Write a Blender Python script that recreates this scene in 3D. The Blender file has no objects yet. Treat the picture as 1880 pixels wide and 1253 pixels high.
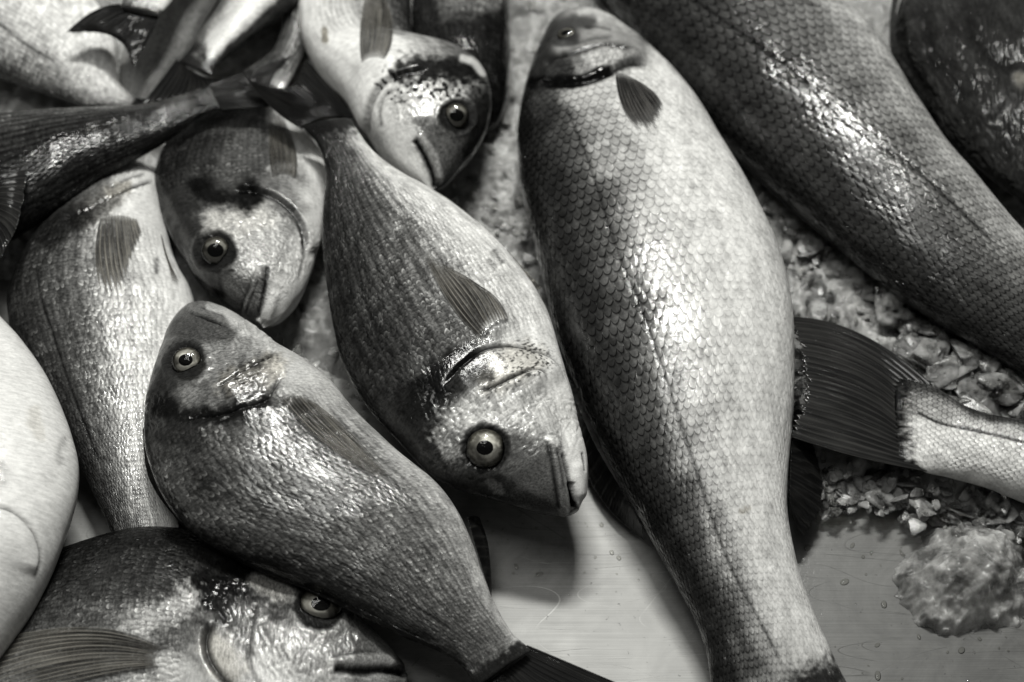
import bpy, math, random
import numpy as np
from mathutils import Vector

random.seed(7)
RNG = np.random.default_rng(7)
S = bpy.context.scene
COL = S.collection

# ------------------------------------------------------------------ camera
TILT = math.radians(33)
DIST = 1.12
TARGET = np.array([0.0, 0.0, 0.035])
CAM = TARGET + DIST * np.array([0, -math.sin(TILT), math.cos(TILT)])
LENS, SENSOR = 52.0, 36.0
K = SENSOR / 2 / LENS
RIGHT = np.array([1.0, 0, 0])
UP = np.array([0, math.cos(TILT), math.sin(TILT)])
FWD = np.array([0, math.sin(TILT), -math.cos(TILT)])

def ray(p):
    p = np.atleast_2d(np.asarray(p, float))
    x = (p[:, 0] - 940) / 940 * K
    y = -(p[:, 1] - 626.5) / 940 * K
    return FWD + x[:, None] * RIGHT + y[:, None] * UP

def unproj(p, z):
    """points of the table space at height z under the given photo pixels"""
    d = ray(p)
    z = np.broadcast_to(np.asarray(z, float), (len(d),))
    t = (z - CAM[2]) / d[:, 2]
    return CAM + d * t[:, None]

def proj(P):
    q = np.asarray(P) - CAM
    zc = q @ FWD
    return np.stack([940 + (q @ RIGHT) / zc / K * 940, 626.5 - (q @ UP) / zc / K * 940], -1)

cd = bpy.data.cameras.new("camera")
cam = bpy.data.objects.new("camera", cd)
COL.objects.link(cam)
cam.location = CAM
cam.rotation_euler = (TILT, 0, 0)
cd.lens, cd.sensor_width = LENS, SENSOR
cd.clip_start, cd.clip_end = 0.01, 50
cd.dof.use_dof = True
foc = unproj([(900, 760)], 0.085)[0]
cd.dof.focus_distance = float((foc - CAM) @ FWD)
cd.dof.aperture_fstop = 3.4
S.camera = cam

# ------------------------------------------------------------------ maths helpers
def spline(t, P, x):
    """cubic Hermite through P at t (finite-difference tangents)"""
    t = np.asarray(t, float); P = np.asarray(P, float)
    m = np.zeros_like(P)
    d = (P[1:] - P[:-1]) / (t[1:] - t[:-1]).reshape(-1, *([1] * (P.ndim - 1)))
    h = t[1:] - t[:-1]
    w = (h[1:] / (h[1:] + h[:-1])).reshape(-1, *([1] * (P.ndim - 1)))
    m[1:-1] = d[:-1] * w + d[1:] * (1 - w)
    m[0], m[-1] = d[0], d[-1]
    i = np.clip(np.searchsorted(t, x, side='right') - 1, 0, len(t) - 2)
    u = (x - t[i]) / h[i]
    sh = lambda a: a.reshape(-1, *([1] * (P.ndim - 1)))
    u, hh = sh(u), sh(h[i])
    return ((2*u**3 - 3*u**2 + 1) * P[i] + (u**3 - 2*u**2 + u) * hh * m[i]
            + (-2*u**3 + 3*u**2) * P[i+1] + (u**3 - u**2) * hh * m[i+1])

def resample(P, n):
    P = np.asarray(P, float)
    if len(P) == 1: return np.repeat(P, n, 0)
    d = np.r_[0, np.cumsum(np.linalg.norm(np.diff(P, axis=0), axis=1))]
    d = d / d[-1]
    x = np.linspace(0, 1, n)
    if len(P) == 2: return P[0] + (P[1] - P[0]) * x[:, None]
    return spline(d, P, x)

def smooth(a, b, x):
    u = np.clip((x - a) / (b - a), 0, 1)
    return u * u * (3 - 2 * u)

_tab = np.random.default_rng(3).random((256, 256))
def vnoise(x, y, seed=0):
    x = np.asarray(x, float) + seed * 17.31; y = np.asarray(y, float) + seed * 9.73
    i, j = np.floor(x).astype(int), np.floor(y).astype(int)
    u, v = x - i, y - j
    u, v = u*u*(3-2*u), v*v*(3-2*v)
    g = lambda a, b: _tab[a % 256, b % 256]
    return (g(i, j)*(1-u)*(1-v) + g(i+1, j)*u*(1-v) + g(i, j+1)*(1-u)*v + g(i+1, j+1)*u*v)
def fbm(x, y, seed=0, oct=4):
    s, a, r = 0, 0.5, 0
    for k in range(oct):
        r = r + a * vnoise(x * 2**k, y * 2**k, seed + k); s += a; a *= 0.5
    return r / s

def seg_dist(Q, line):
    """distance, signed distance and parameter of Q (n,2) to a polyline; + is left of the direction on screen"""
    L = resample(line, max(24, len(line) * 6)) if len(line) > 1 else np.asarray(line, float)
    if len(L) == 1:
        d = np.linalg.norm(Q - L[0], axis=1); return d, d, np.full(len(Q), .5)
    best = np.full(len(Q), 1e9); sg = np.zeros(len(Q)); tp = np.zeros(len(Q))
    n = len(L) - 1
    for k in range(n):
        a, b = L[k], L[k+1]; ab = b - a
        u = np.clip(((Q - a) @ ab) / (ab @ ab + 1e-9), 0, 1)
        e = Q - (a + u[:, None] * ab)
        d = np.hypot(e[:, 0], e[:, 1])
        m = d < best
        best[m] = d[m]
        cr = ab[0] * e[:, 1] - ab[1] * e[:, 0]
        sg[m] = np.where(cr[m] < 0, 1, -1)
        tp[m] = (k + u[m]) / n
    return best, best * sg, tp

# ------------------------------------------------------------------ objects
def new_mesh(name, V, F, mat, parent=None, uv=None, attrs=None, sm=True):
    me = bpy.data.meshes.new(name)
    V = np.asarray(V, np.float32); F = np.asarray(F, np.int32)
    if uv is None and attrs is None:
        used = np.unique(F); mp = np.zeros(len(V), np.int32); mp[used] = np.arange(len(used)); V, F = V[used], mp[F].astype(np.int32)
    k = F.shape[1]
    me.vertices.add(len(V)); me.vertices.foreach_set("co", V.ravel())
    me.loops.add(F.size); me.loops.foreach_set("vertex_index", F.ravel())
    me.polygons.add(len(F)); me.polygons.foreach_set("loop_start", np.arange(0, F.size, k, dtype=np.int32))
    if sm: me.polygons.foreach_set("use_smooth", np.ones(len(F), bool))
    me.update(calc_edges=True)
    if uv is not None:
        l = me.uv_layers.new(name="UVMap")
        l.data.foreach_set("uv", np.asarray(uv, np.float32)[F.ravel()].ravel())
    for a, arr in (attrs or {}).items():
        at = me.attributes.new(a, 'FLOAT', 'POINT')
        at.data.foreach_set("value", np.asarray(arr, np.float32))
    me.validate(clean_customdata=False)
    me.materials.append(mat)
    o = bpy.data.objects.new(name, me)
    COL.objects.link(o)
    if parent is not None:
        o.parent = parent
        o.matrix_parent_inverse.identity()
        base = parent
        off = Vector((0, 0, 0))
        while base is not None:
            off += base.location; base = base.parent
        me.transform(__import__('mathutils').Matrix.Translation(-off))
    return o

def tag(o, label=None, cat=None, group=None, kind=None):
    if label: o["label"] = label
    if cat: o["category"] = cat
    if group: o["group"] = group
    if kind: o["kind"] = kind
    return o

def empty(name, loc):
    o = bpy.data.objects.new(name, None); COL.objects.link(o)
    o.location = loc; o.empty_display_size = 0.02
    return o

# ------------------------------------------------------------------ materials
class NT:
    def __init__(s, name):
        s.m = bpy.data.materials.new(name); s.m.use_nodes = True
        s.t = s.m.node_tree; s.t.nodes.clear()
        s.out = s.n('ShaderNodeOutputMaterial')
    def n(s, typ, **kw):
        o = s.t.nodes.new(typ)
        for k, v in kw.items(): setattr(o, k, v)
        return o
    def link(s, a, b): s.t.links.new(a, b)
    def set(s, sock, v):
        if isinstance(v, bpy.types.NodeSocket): s.t.links.new(v, sock)
        else: sock.default_value = v
    def math(s, op, a, b=0.0, c=None, clamp=False):
        o = s.n('ShaderNodeMath', operation=op, use_clamp=clamp)
        s.set(o.inputs[0], a); s.set(o.inputs[1], b)
        if c is not None: s.set(o.inputs[2], c)
        return o.outputs[0]
    def mapr(s, v, a, b, c, d, typ='LINEAR'):
        o = s.n('ShaderNodeMapRange', interpolation_type=typ)
        for i, x in enumerate((v, a, b, c, d)): s.set(o.inputs[i], x)
        return o.outputs[0]
    def noise(s, vec, scale, detail=4, rough=.55, dist=0):
        o = s.n('ShaderNodeTexNoise')
        if vec is not None: s.link(vec, o.inputs['Vector'])
        o.inputs['Scale'].default_value = scale; o.inputs['Detail'].default_value = detail
        o.inputs['Roughness'].default_value = rough; o.inputs['Distortion'].default_value = dist
        return o.outputs['Fac']
    def mapping(s, vec, scale=(1, 1, 1), rot=(0, 0, 0), loc=(0, 0, 0)):
        o = s.n('ShaderNodeMapping'); s.link(vec, o.inputs[0])
        o.inputs['Scale'].default_value = scale; o.inputs['Rotation'].default_value = rot
        o.inputs['Location'].default_value = loc
        return o.outputs[0]
    def attr(s, name):
        o = s.n('ShaderNodeAttribute'); o.attribute_name = name; return o.outputs['Fac']
    def mixc(s, f, a, b, typ='MIX'):
        o = s.n('ShaderNodeMix', data_type='RGBA', blend_type=typ)
        s.set(o.inputs['Factor'], f)
        s.set(o.inputs[6], a); s.set(o.inputs[7], b)
        return o.outputs[2]
    def grey(s, v, tint=(1, 1, 1)):
        o = s.n('ShaderNodeCombineColor')
        for i in range(3):
            s.set(o.inputs[i], s.math('MULTIPLY', v, tint[i]) if tint[i] != 1 else v)
        return o.outputs[0]
    def bump(s, h, dist, strength=1.0, normal=None):
        o = s.n('ShaderNodeBump')
        o.inputs['Strength'].default_value = strength; o.inputs['Distance'].default_value = dist
        s.link(h, o.inputs['Height'])
        if normal is not None: s.link(normal, o.inputs['Normal'])
        return o.outputs[0]
    def bsdf(s, **kw):
        o = s.n('ShaderNodeBsdfPrincipled')
        for k, v in kw.items(): s.set(o.inputs[k.replace('_', ' ')], v)
        s.link(o.outputs[0], s.out.inputs['Surface'])
        return o

def skin(name, h=.85, relief=.0007, dark=.55, var=.6, wet=.5, fine=.35, warp=.25, mott=.3, film_k=.5, dash=0.0, rowline=0.0, crough=.04):
    """wet scaled fish skin: pigment, scale strength and metal come from the body's own point attributes"""
    N = NT(name)
    tc = N.n('ShaderNodeTexCoord'); uv = tc.outputs['UV']; ob = tc.outputs['Object']
    w1 = N.n('ShaderNodeTexNoise'); N.link(uv, w1.inputs['Vector'])
    w1.inputs['Scale'].default_value = .45; w1.inputs['Detail'].default_value = 2
    sub = N.n('ShaderNodeVectorMath', operation='SUBTRACT'); N.link(w1.outputs['Color'], sub.inputs[0]); sub.inputs[1].default_value = (.5, .5, .5)
    sc_ = N.n('ShaderNodeVectorMath', operation='SCALE'); N.link(sub.outputs[0], sc_.inputs[0]); sc_.inputs['Scale'].default_value = warp * 3
    add = N.n('ShaderNodeVectorMath', operation='ADD'); N.link(uv, add.inputs[0]); N.link(sc_.outputs[0], add.inputs[1])
    sp = N.n('ShaderNodeSeparateXYZ'); N.link(add.outputs[0], sp.inputs[0])
    x, y = sp.outputs[0], sp.outputs[1]
    i0 = N.math('FLOOR', x); fx = N.math('SUBTRACT', x, i0)
    par = N.math('MODULO', N.math('ABSOLUTE', i0), 2.0)
    yo = N.math('SUBTRACT', y, N.math('MULTIPLY', par, .5))
    d0 = N.math('SUBTRACT', N.math('FRACT', N.math('ADD', yo, .5)), .5)
    d1 = N.math('SUBTRACT', N.math('FRACT', yo), .5)
    def arc(d):
        q = N.math('SUBTRACT', 1.0, N.math('MULTIPLY', N.math('MULTIPLY', d, d), 4.0))
        return N.math('MULTIPLY', N.math('POWER', N.math('MAXIMUM', q, 0.0), .6), h)
    A0, A1 = arc(d0), arc(d1)
    inA = N.math('LESS_THAN', fx, A0)
    t = N.math('ADD', N.math('MULTIPLY', inA, N.math('SUBTRACT', A0, fx)),
               N.math('MULTIPLY', N.math('SUBTRACT', 1.0, inA), N.math('SUBTRACT', N.math('ADD', 1.0, A1), fx)))
    o_ = N.math('ADD', N.math('MULTIPLY', inA, N.math('SUBTRACT', N.math('ADD', fx, 1.0), A1)),
                N.math('MULTIPLY', N.math('SUBTRACT', 1.0, inA), N.math('SUBTRACT', fx, A0)))
    o_ = N.math('MAXIMUM', o_, 0.0); t = N.math('MAXIMUM', t, 0.0)
    d = N.math('ADD', N.math('MULTIPLY', inA, d0), N.math('MULTIPLY', N.math('SUBTRACT', 1.0, inA), d1))
    rise = N.math('DIVIDE', o_, N.math('ADD', N.math('ADD', o_, t), .02))
    dome = N.math('MULTIPLY', N.math('MULTIPLY', d, d), -2.6)
    # which scale
    col = N.math('ADD', i0, N.math('SUBTRACT', 1.0, inA))
    row = N.math('FLOOR', N.math('ADD', N.math('ADD', N.math('MULTIPLY', inA, yo), N.math('MULTIPLY', N.math('SUBTRACT', 1.0, inA), N.math('SUBTRACT', yo, .5))), .5))
    cv = N.n('ShaderNodeCombineXYZ'); N.link(col, cv.inputs[0]); N.link(row, cv.inputs[1])
    wn = N.n('ShaderNodeTexWhiteNoise', noise_dimensions='2D'); N.link(cv.outputs[0], wn.inputs['Vector'])
    rnd = wn.outputs['Value']
    sepw = N.n('ShaderNodeSeparateColor'); N.link(wn.outputs['Color'], sepw.inputs[0])
    rx, ry = sepw.outputs[1], sepw.outputs[2]
    # per-scale tilt
    tilt = N.math('ADD', N.math('MULTIPLY', N.math('SUBTRACT', rx, .5), N.math('MULTIPLY', d, 1.5)),
                  N.math('MULTIPLY', N.math('SUBTRACT', ry, .5), N.math('MULTIPLY', rise, .9)))
    alb, sca, met = N.attr('pigment'), N.attr('scaliness'), N.attr('silver')
    warm = N.attr('warmth')
    streak = N.noise(N.mapping(uv, (3.2, .9, 1)), 1.0, 4, .65, .3)
    grain = N.noise(uv, 3.2, 5, .65)
    patch = N.noise(uv, .33, 3, .5)
    H = N.math('ADD', N.math('ADD', rise, dome), tilt)
    H = N.math('MULTIPLY', H, N.math('MULTIPLY', sca, N.mapr(N.noise(uv, .2, 2), .4, .6, .55, 1.1)))
    H = N.math('ADD', H, N.math('MULTIPLY', grain, fine))
    H = N.math('ADD', H, N.math('MULTIPLY', streak, fine * 1.2))
    # colour
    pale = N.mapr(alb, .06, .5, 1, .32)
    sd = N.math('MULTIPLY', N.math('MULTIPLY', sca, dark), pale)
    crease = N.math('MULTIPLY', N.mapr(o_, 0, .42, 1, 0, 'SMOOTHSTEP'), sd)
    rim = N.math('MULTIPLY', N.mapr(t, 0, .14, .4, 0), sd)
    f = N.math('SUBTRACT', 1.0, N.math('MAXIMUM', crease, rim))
    v = N.math('ADD', 1.0, N.math('MULTIPLY', N.math('MULTIPLY', N.math('SUBTRACT', rnd, .5), var), N.math('ADD', N.math('MULTIPLY', sca, .9), .1)))
    g = N.mapr(grain, .3, .7, .74, 1.24)
    st = N.mapr(streak, .34, .66, 1 - mott, 1 + mott)
    pt = N.mapr(patch, .3, .7, .8, 1.18)
    tex = N.mapr(alb, .12, .55, 1, .3)
    soft = lambda q: N.math('ADD', 1.0, N.math('MULTIPLY', N.math('SUBTRACT', q, 1.0), tex))
    a = alb
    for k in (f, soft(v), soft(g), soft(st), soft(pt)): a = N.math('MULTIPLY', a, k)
    if dash:
        band = N.math('MULTIPLY', N.mapr(t, .0, .08, 0, 1, 'SMOOTHSTEP'), N.mapr(t, .2, .5, 1, 0, 'SMOOTHSTEP'))
        band = N.math('MULTIPLY', band, N.math('MULTIPLY', N.mapr(rx, .3, .9, 0, 1), N.mapr(N.math('ABSOLUTE', d), .2, .48, 1, 0)))
        band = N.math('MULTIPLY', N.math('MULTIPLY', band, N.mapr(N.noise(uv, .16, 3), .42, .58, .15, 1.1)), N.math('MULTIPLY', sca, tex))
        a = N.math('MULTIPLY', a, N.math('ADD', N.math('SUBTRACT', 1.0, N.math('MULTIPLY', sca, .12)), N.math('MULTIPLY', band, dash)))
    if rowline:
        ln = N.math('POWER', N.math('ADD', N.math('MULTIPLY', N.math('COSINE', N.math('MULTIPLY', y, 2 * math.pi)), .5), .5), 2.0)
        ln = N.math('MULTIPLY', N.math('MULTIPLY', ln, sca), N.mapr(grain, .35, .6, 0, rowline))
        a = N.math('MULTIPLY', a, N.math('SUBTRACT', 1.0, ln))
    a = N.math('MINIMUM', a, .85)
    base = N.mixc(warm, N.grey(a, (1, .997, .975)), N.grey(a, (1.08, .99, .8)))
    b1 = N.bump(H, relief, 1.0)
    film = N.noise(ob, 260, 3, .6)
    Hc = N.math('ADD', N.math('MULTIPLY', H, film_k), N.math('MULTIPLY', film, .35))
    b2 = N.bump(Hc, relief, 1.0)
    rough = N.mapr(rnd, 0, 1, .34, .54)
    wetn = N.noise(ob, 60, 4, .7)
    cw = N.math('MULTIPLY', N.mapr(wetn, .4, .58, .25, 1.0), N.mapr(alb, .3, .55, wet, wet * .35))
    N.bsdf(Base_Color=base, Metallic=met, Roughness=rough, Specular_IOR_Level=N.mapr(alb, .05, .4, .02, .15), Normal=b1,
           Coat_Weight=cw, Coat_Roughness=crough, Coat_IOR=1.45, Coat_Normal=b2)
    return N.m

def fin_mat(name, c1, c2, rough=.45, clear=0.0, coat=.3, crough=.08):
    N = NT(name)
    tc = N.n('ShaderNodeTexCoord'); uv = tc.outputs['UV']
    sp = N.n('ShaderNodeSeparateXYZ'); N.link(uv, sp.inputs[0])
    u, v = sp.outputs[0], sp.outputs[1]
    wob = N.noise(N.mapping(uv, (.5, .5, 1)), 1.0, 2)
    uu = N.math('ADD', u, N.math('MULTIPLY', N.math('SUBTRACT', wob, .5), .5))
    c = N.math('ADD', N.math('MULTIPLY', N.math('COSINE', N.math('MULTIPLY', uu, 2 * math.pi)), .5), .5)
    c2_ = N.math('ADD', N.math('MULTIPLY', N.math('COSINE', N.math('MULTIPLY', uu, 6 * math.pi)), .5), .5)
    ray = N.math('ADD', N.math('MULTIPLY', N.math('POWER', c, 3.0), .75), N.math('MULTIPLY', N.math('MULTIPLY', c2_, N.mapr(v, 1, 4, 0, 1)), .3), clamp=True)
    nz = N.noise(N.mapping(uv, (.16, .2, 1)), 1.0, 3, .6)
    nf = N.noise(N.mapping(uv, (1.6, .22, 1)), 1.0, 3, .6)
    k = N.math('ADD', N.math('MULTIPLY', ray, .55), N.math('ADD', N.math('MULTIPLY', N.math('SUBTRACT', nz, .42), 1.6), N.math('MULTIPLY', N.math('SUBTRACT', nf, .52), 1.8)), clamp=True)
    col = N.mixc(k, (*c1, 1), (*c2, 1))
    H = N.math('ADD', N.math('MULTIPLY', ray, .6), N.math('MULTIPLY', nf, .6))
    b = N.bump(H, .0009, 1.0)
    al = 1.0
    if clear:
        m = N.math('ADD', 1.0 - clear, N.math('MULTIPLY', N.math('ADD', N.math('MULTIPLY', ray, .5), N.math('MULTIPLY', nf, .4)), clear))
        al = N.math('MULTIPLY', m, N.math('MULTIPLY', N.mapr(v, 3.0, 6, 1, .2), N.mapr(v, 0, .5, .4, 1)), clamp=True)
    N.bsdf(Base_Color=col, Roughness=rough, Normal=b, Specular_IOR_Level=.05, Coat_Weight=coat, Coat_Roughness=crough, Coat_Normal=b, Alpha=al)
    return N.m

def plain(name, col, rough=.3, metal=0, coat=0, coatr=.03, bump=0, scale=300, **kw):
    N = NT(name)
    tc = N.n('ShaderNodeTexCoord')
    n = N.noise(tc.outputs['Object'], scale, 4, .6)
    c = N.mixc(n, tuple(x * .75 for x in col) + (1,), tuple(min(1, x * 1.25) for x in col) + (1,))
    args = dict(Base_Color=c, Roughness=rough, Metallic=metal, Coat_Weight=coat, Coat_Roughness=coatr)
    if bump: args['Normal'] = N.bump(n, bump)
    args.update(kw)
    N.bsdf(**args)
    return N.m

M_BREAM = skin('bream_skin', h=.7, relief=.0005, dark=.3, var=.55, fine=.3, warp=.45, mott=.55, film_k=.55, wet=.8, dash=1.6, rowline=.5)
M_BASS = skin('bass_skin', h=.72, relief=.0008, dark=.95, var=.5, fine=.28, warp=.25, mott=.2, film_k=.5, wet=1.0)
M_DARK = skin('dark_skin', relief=.0007, dark=.2, var=.4, wet=.3, fine=.7, warp=.8, film_k=.4)
M_FIN = fin_mat('dark_fin', (.003, .003, .003), (.014, .0138, .013), rough=.55, coat=.22, crough=.07)
M_FINW = fin_mat('wet_dark_fin', (.004, .004, .004), (.03, .0295, .028), rough=.5, coat=.8, crough=.04)
M_FINB = fin_mat('brown_fin', (.014, .013, .0115), (.32, .305, .27), rough=.5, clear=.75, coat=.25)
M_PUPIL = plain('pupil_black', (.004, .004, .004), .5, Specular_IOR_Level=0.0)
M_LIP = plain('jaw_skin', (.5, .48, .43), .35, coat=.6, coatr=.12, bump=.0003)
M_MAX = plain('jaw_grey', (.2, .185, .165), .35, coat=.6, coatr=.12, bump=.0003)
M_MOUTH = plain('mouth_dark', (.015, .012, .011), .4)

def clear_film(name, tint=1.0):
    N = NT(name)
    tr = N.n('ShaderNodeBsdfTransparent'); tr.inputs[0].default_value = (tint, tint, tint * .98, 1)
    gl = N.n('ShaderNodeBsdfGlossy'); gl.inputs['Roughness'].default_value = .03
    tc = N.n('ShaderNodeTexCoord')
    N.link(N.bump(N.noise(tc.outputs['Object'], 170, 2, .5), .0007), gl.inputs['Normal'])
    fr = N.n('ShaderNodeFresnel'); fr.inputs['IOR'].default_value = 1.36
    mx = N.n('ShaderNodeMixShader'); N.link(fr.outputs[0], mx.inputs[0]); N.link(tr.outputs[0], mx.inputs[1]); N.link(gl.outputs[0], mx.inputs[2])
    N.link(mx.outputs[0], N.out.inputs['Surface'])
    return N.m
M_CORNEA = clear_film('cornea', .93)
def iris_mat(name, k):
    N = NT(name)
    tc = N.n('ShaderNodeTexCoord'); sp = N.n('ShaderNodeSeparateXYZ'); N.link(tc.outputs['UV'], sp.inputs[0])
    r = sp.outputs[0]
    ob = tc.outputs['Object']
    n = N.noise(ob, 260, 3); n2 = N.noise(ob, 90, 2)
    rr = N.math('ADD', r, N.math('MULTIPLY', N.math('SUBTRACT', n, .5), .45))
    cr = N.n('ShaderNodeValToRGB'); N.link(rr, cr.inputs[0])
    e = cr.color_ramp.elements
    e[0].position, e[0].color = .40, (.5 * k, .492 * k, .46 * k, 1)
    e[1].position, e[1].color = .97, (.008, .008, .008, 1)
    for p, c in ((.5, (.42 * k, .41 * k, .38 * k, 1)), (.6, (.3 * k, .29 * k, .265 * k, 1)), (.72, (.36 * k, .352 * k, .325 * k, 1)), (.84, (.1 * k, .095 * k, .08 * k, 1))):
        q = e.new(p); q.color = c
    ang = N.math('COSINE', N.math('ADD', N.math('MULTIPLY', sp.outputs[1], 2 * math.pi), -1.9))
    dk = N.math('MAXIMUM', N.mapr(n2, .48, .62, 0, .8), N.math('MULTIPLY', N.mapr(ang, .3, .95, 0, .7), N.mapr(r, .5, .8, .2, 1)))  # blotches, plus lid shade put into the colour on one side
    c = N.mixc(dk, cr.outputs[0], (.03, .028, .024, 1))
    N.bsdf(Base_Color=c, Roughness=.45, Metallic=.1, Specular_IOR_Level=.1)
    return N.m
M_IRIS = iris_mat('iris_silver', 1.35)
M_IRISD = iris_mat('iris_dark', .55)

# ------------------------------------------------------------------ fish
TH_X = np.array([0, .04, .12, .25, .4, .6, .78, .9, 1.0])
TH_BREAM = np.array([.22, .5, .82, 1.0, 1.0, .82, .52, .3, .1])

class Fish:
    def __init__(s, name, label, cat, group, pairs, z, b, mat, ns=300, nt=110, nb=20, rows=24, cols=58,
                 roll=0.0, vshift=0.0, s_head=.3, alb=None, sil=None, prof=TH_BREAM, sec=1.0, scal=1.0, nose=True, seed=1,
                 belly_scale=.35, ramp=(-.95, -.45)):
        pr = np.array([list(p[0]) + list(p[1]) for p in pairs], float)
        D0, V0 = pr[:, :2], pr[:, 2:]
        c = (D0 + V0) / 2
        tt = np.r_[0, np.cumsum(np.linalg.norm(np.diff(c, axis=0), axis=1) + .15 * np.abs(np.diff(np.linalg.norm(D0 - V0, axis=1))))]
        tt /= tt[-1]
        tau = np.linspace(0, 1, ns); tau = np.where(nose, .55 * tau + .45 * tau**1.6, tau)
        D, V = spline(tt, D0, tau), spline(tt, V0, tau)
        zk = np.asarray(z, float)
        zc = np.interp(tau, np.linspace(0, 1, len(zk)), zk)
        kk = np.ones(25) / 25
        zc = np.convolve(np.pad(zc, 12, 'edge'), kk, 'valid')
        ph = np.r_[np.linspace(0, np.pi, nt), np.linspace(np.pi, 2*np.pi, nb + 2)[1:-1]]
        nr = len(ph)
        Dt, Vt = D.copy(), V.copy()
        thick = np.interp(tau, TH_X, prof)
        for it in range(4):
            Dw, Vw = unproj(Dt, zc + roll), unproj(Vt, zc - roll)
            ctr, w = (Dw + Vw) / 2, (Dw - Vw) / 2
            a = np.linalg.norm(w, axis=1)
            bb = np.minimum(b * thick, .92 * a)
            up = np.array([0, 0, 1.0]) - (w / a[:, None]**1) * 0
            wn = w / a[:, None]
            upv = np.array([0, 0, 1.0]) - wn * wn[:, 2:3]
            upv /= np.linalg.norm(upv, axis=1)[:, None]
            cs, sn = np.cos(ph), np.sin(ph)
            sz = np.sign(sn) * np.abs(sn)**sec
            P = ctr[:, None] + w[:, None] * cs[None, :, None] + upv[:, None] * (bb[:, None] * sz[None])[..., None]
            q = proj(P.reshape(-1, 3)).reshape(ns, nr, 2)
            e = D - V; L = np.linalg.norm(e, axis=1); e = e / L[:, None]
            co = np.einsum('snk,sk->sn', q, e)
            hi, lo = co.max(1), co.min(1)
            dh, dl = hi - (D * e).sum(1), lo - (V * e).sum(1)
            lim = .25 * L
            Dt = Dt - e * np.clip(dh, -lim, lim)[:, None] * .9
            Vt = Vt - e * np.clip(dl, -lim, lim)[:, None] * .9
        P[..., 2] = np.maximum(P[..., 2], .0015)
        s.P, s.ns, s.nr, s.nt, s.tau, s.a, s.bb = P, ns, nr, nt, tau, a, bb
        s.name, s.mat, s.label, s.cat, s.group = name, mat, label, cat, group
        s.seed = seed
        # arc-length section coordinate, 1 at the back, -1 at the belly
        seg = np.linalg.norm(np.diff(P[:, :nt], axis=1), axis=2)
        arc = np.concatenate([np.zeros((ns, 1)), np.cumsum(seg, 1)], 1)
        vt = 1 - 2 * arc / arc[:, -1:]
        vb = -1 + 2 * (np.arange(nb) + 1) / (nb + 1)
        v = np.concatenate([vt, np.broadcast_to(vb, (ns, nb))], 1)
        s.v0 = v
        s.v = v + vshift
        s.s = np.broadcast_to(tau[:, None], v.shape)
        dl = np.r_[0, np.linalg.norm(np.diff(ctr, axis=0), axis=1)]
        sp = np.maximum(a, a.max() * .3)**.6
        xs = np.cumsum(dl / sp); xs = xs / xs[-1] * cols
        s.uv = np.stack([np.broadcast_to(xs[:, None], v.shape) + 200, v * rows / 2 + 300], -1)
        s.px = proj(P.reshape(-1, 3))
        s.topside = (np.arange(nr) < nt)[None].repeat(ns, 0).ravel()
        s.disp = np.zeros(ns * nr)
        X, Y = s.uv[..., 0].ravel(), s.uv[..., 1].ravel()
        s.X, s.Y = X, Y
        vv = s.v.ravel() + (fbm(X * .3, Y * .3, seed) - .5) * .35
        kx, ky = zip(*(alb or [(-1, .62), (-.7, .58), (-.35, .42), (0, .26), (.4, .13), (.75, .06), (1, .035)]))
        s.alb = np.interp(vv, kx, ky)
        kx, ky = zip(*(sil or [(-1, .0), (-.6, .08), (-.2, .3), (.3, .3), (.7, .2), (1, .1)]))
        s.sil = np.interp(vv, kx, ky)
        s.sca = scal * smooth(s_head, s_head + .05, s.s.ravel() + .02 * (fbm(X * .5, Y * .5, seed + 5) - .5)) * (belly_scale + (1 - belly_scale) * smooth(ramp[0], ramp[1], vv))
        s.warm = np.zeros(ns * nr)
        s.root = empty(name, tuple(np.round([ctr[:, 0].mean(), ctr[:, 1].mean(), max(0, (zc - bb).min())], 4)))
        tag(s.root, label, cat, group)
        s._n = None

    # ---- relief and pigment, measured along the fish's own visible side
    def _m(s, line, rad):
        Q = s.px
        lo, hi = np.min(line, axis=0) - rad * 3, np.max(line, axis=0) + rad * 3
        idx = np.where(s.topside & (Q[:, 0] > lo[0]) & (Q[:, 0] < hi[0]) & (Q[:, 1] > lo[1]) & (Q[:, 1] < hi[1]))[0]
        return idx
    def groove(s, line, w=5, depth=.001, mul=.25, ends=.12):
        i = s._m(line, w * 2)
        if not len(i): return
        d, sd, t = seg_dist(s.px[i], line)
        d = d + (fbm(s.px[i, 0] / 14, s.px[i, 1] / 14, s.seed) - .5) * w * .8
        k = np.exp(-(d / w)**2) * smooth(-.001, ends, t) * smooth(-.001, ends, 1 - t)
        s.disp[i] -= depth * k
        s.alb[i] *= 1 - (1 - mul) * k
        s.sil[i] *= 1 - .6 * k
    def ridge(s, line, w=12, h=.0015, ends=.1):
        i = s._m(line, w * 2)
        if not len(i): return
        d, sd, t = seg_dist(s.px[i], line)
        k = np.exp(-(d / w)**2)
        s.disp[i] += h * k
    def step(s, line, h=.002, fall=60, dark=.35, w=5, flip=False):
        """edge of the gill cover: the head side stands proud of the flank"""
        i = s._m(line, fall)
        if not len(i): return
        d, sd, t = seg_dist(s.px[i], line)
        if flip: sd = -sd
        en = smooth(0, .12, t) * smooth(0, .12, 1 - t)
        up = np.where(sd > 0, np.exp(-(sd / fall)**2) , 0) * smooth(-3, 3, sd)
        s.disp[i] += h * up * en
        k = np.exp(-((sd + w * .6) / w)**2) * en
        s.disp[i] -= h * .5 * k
        s.alb[i] *= 1 - (1 - dark) * k
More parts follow.
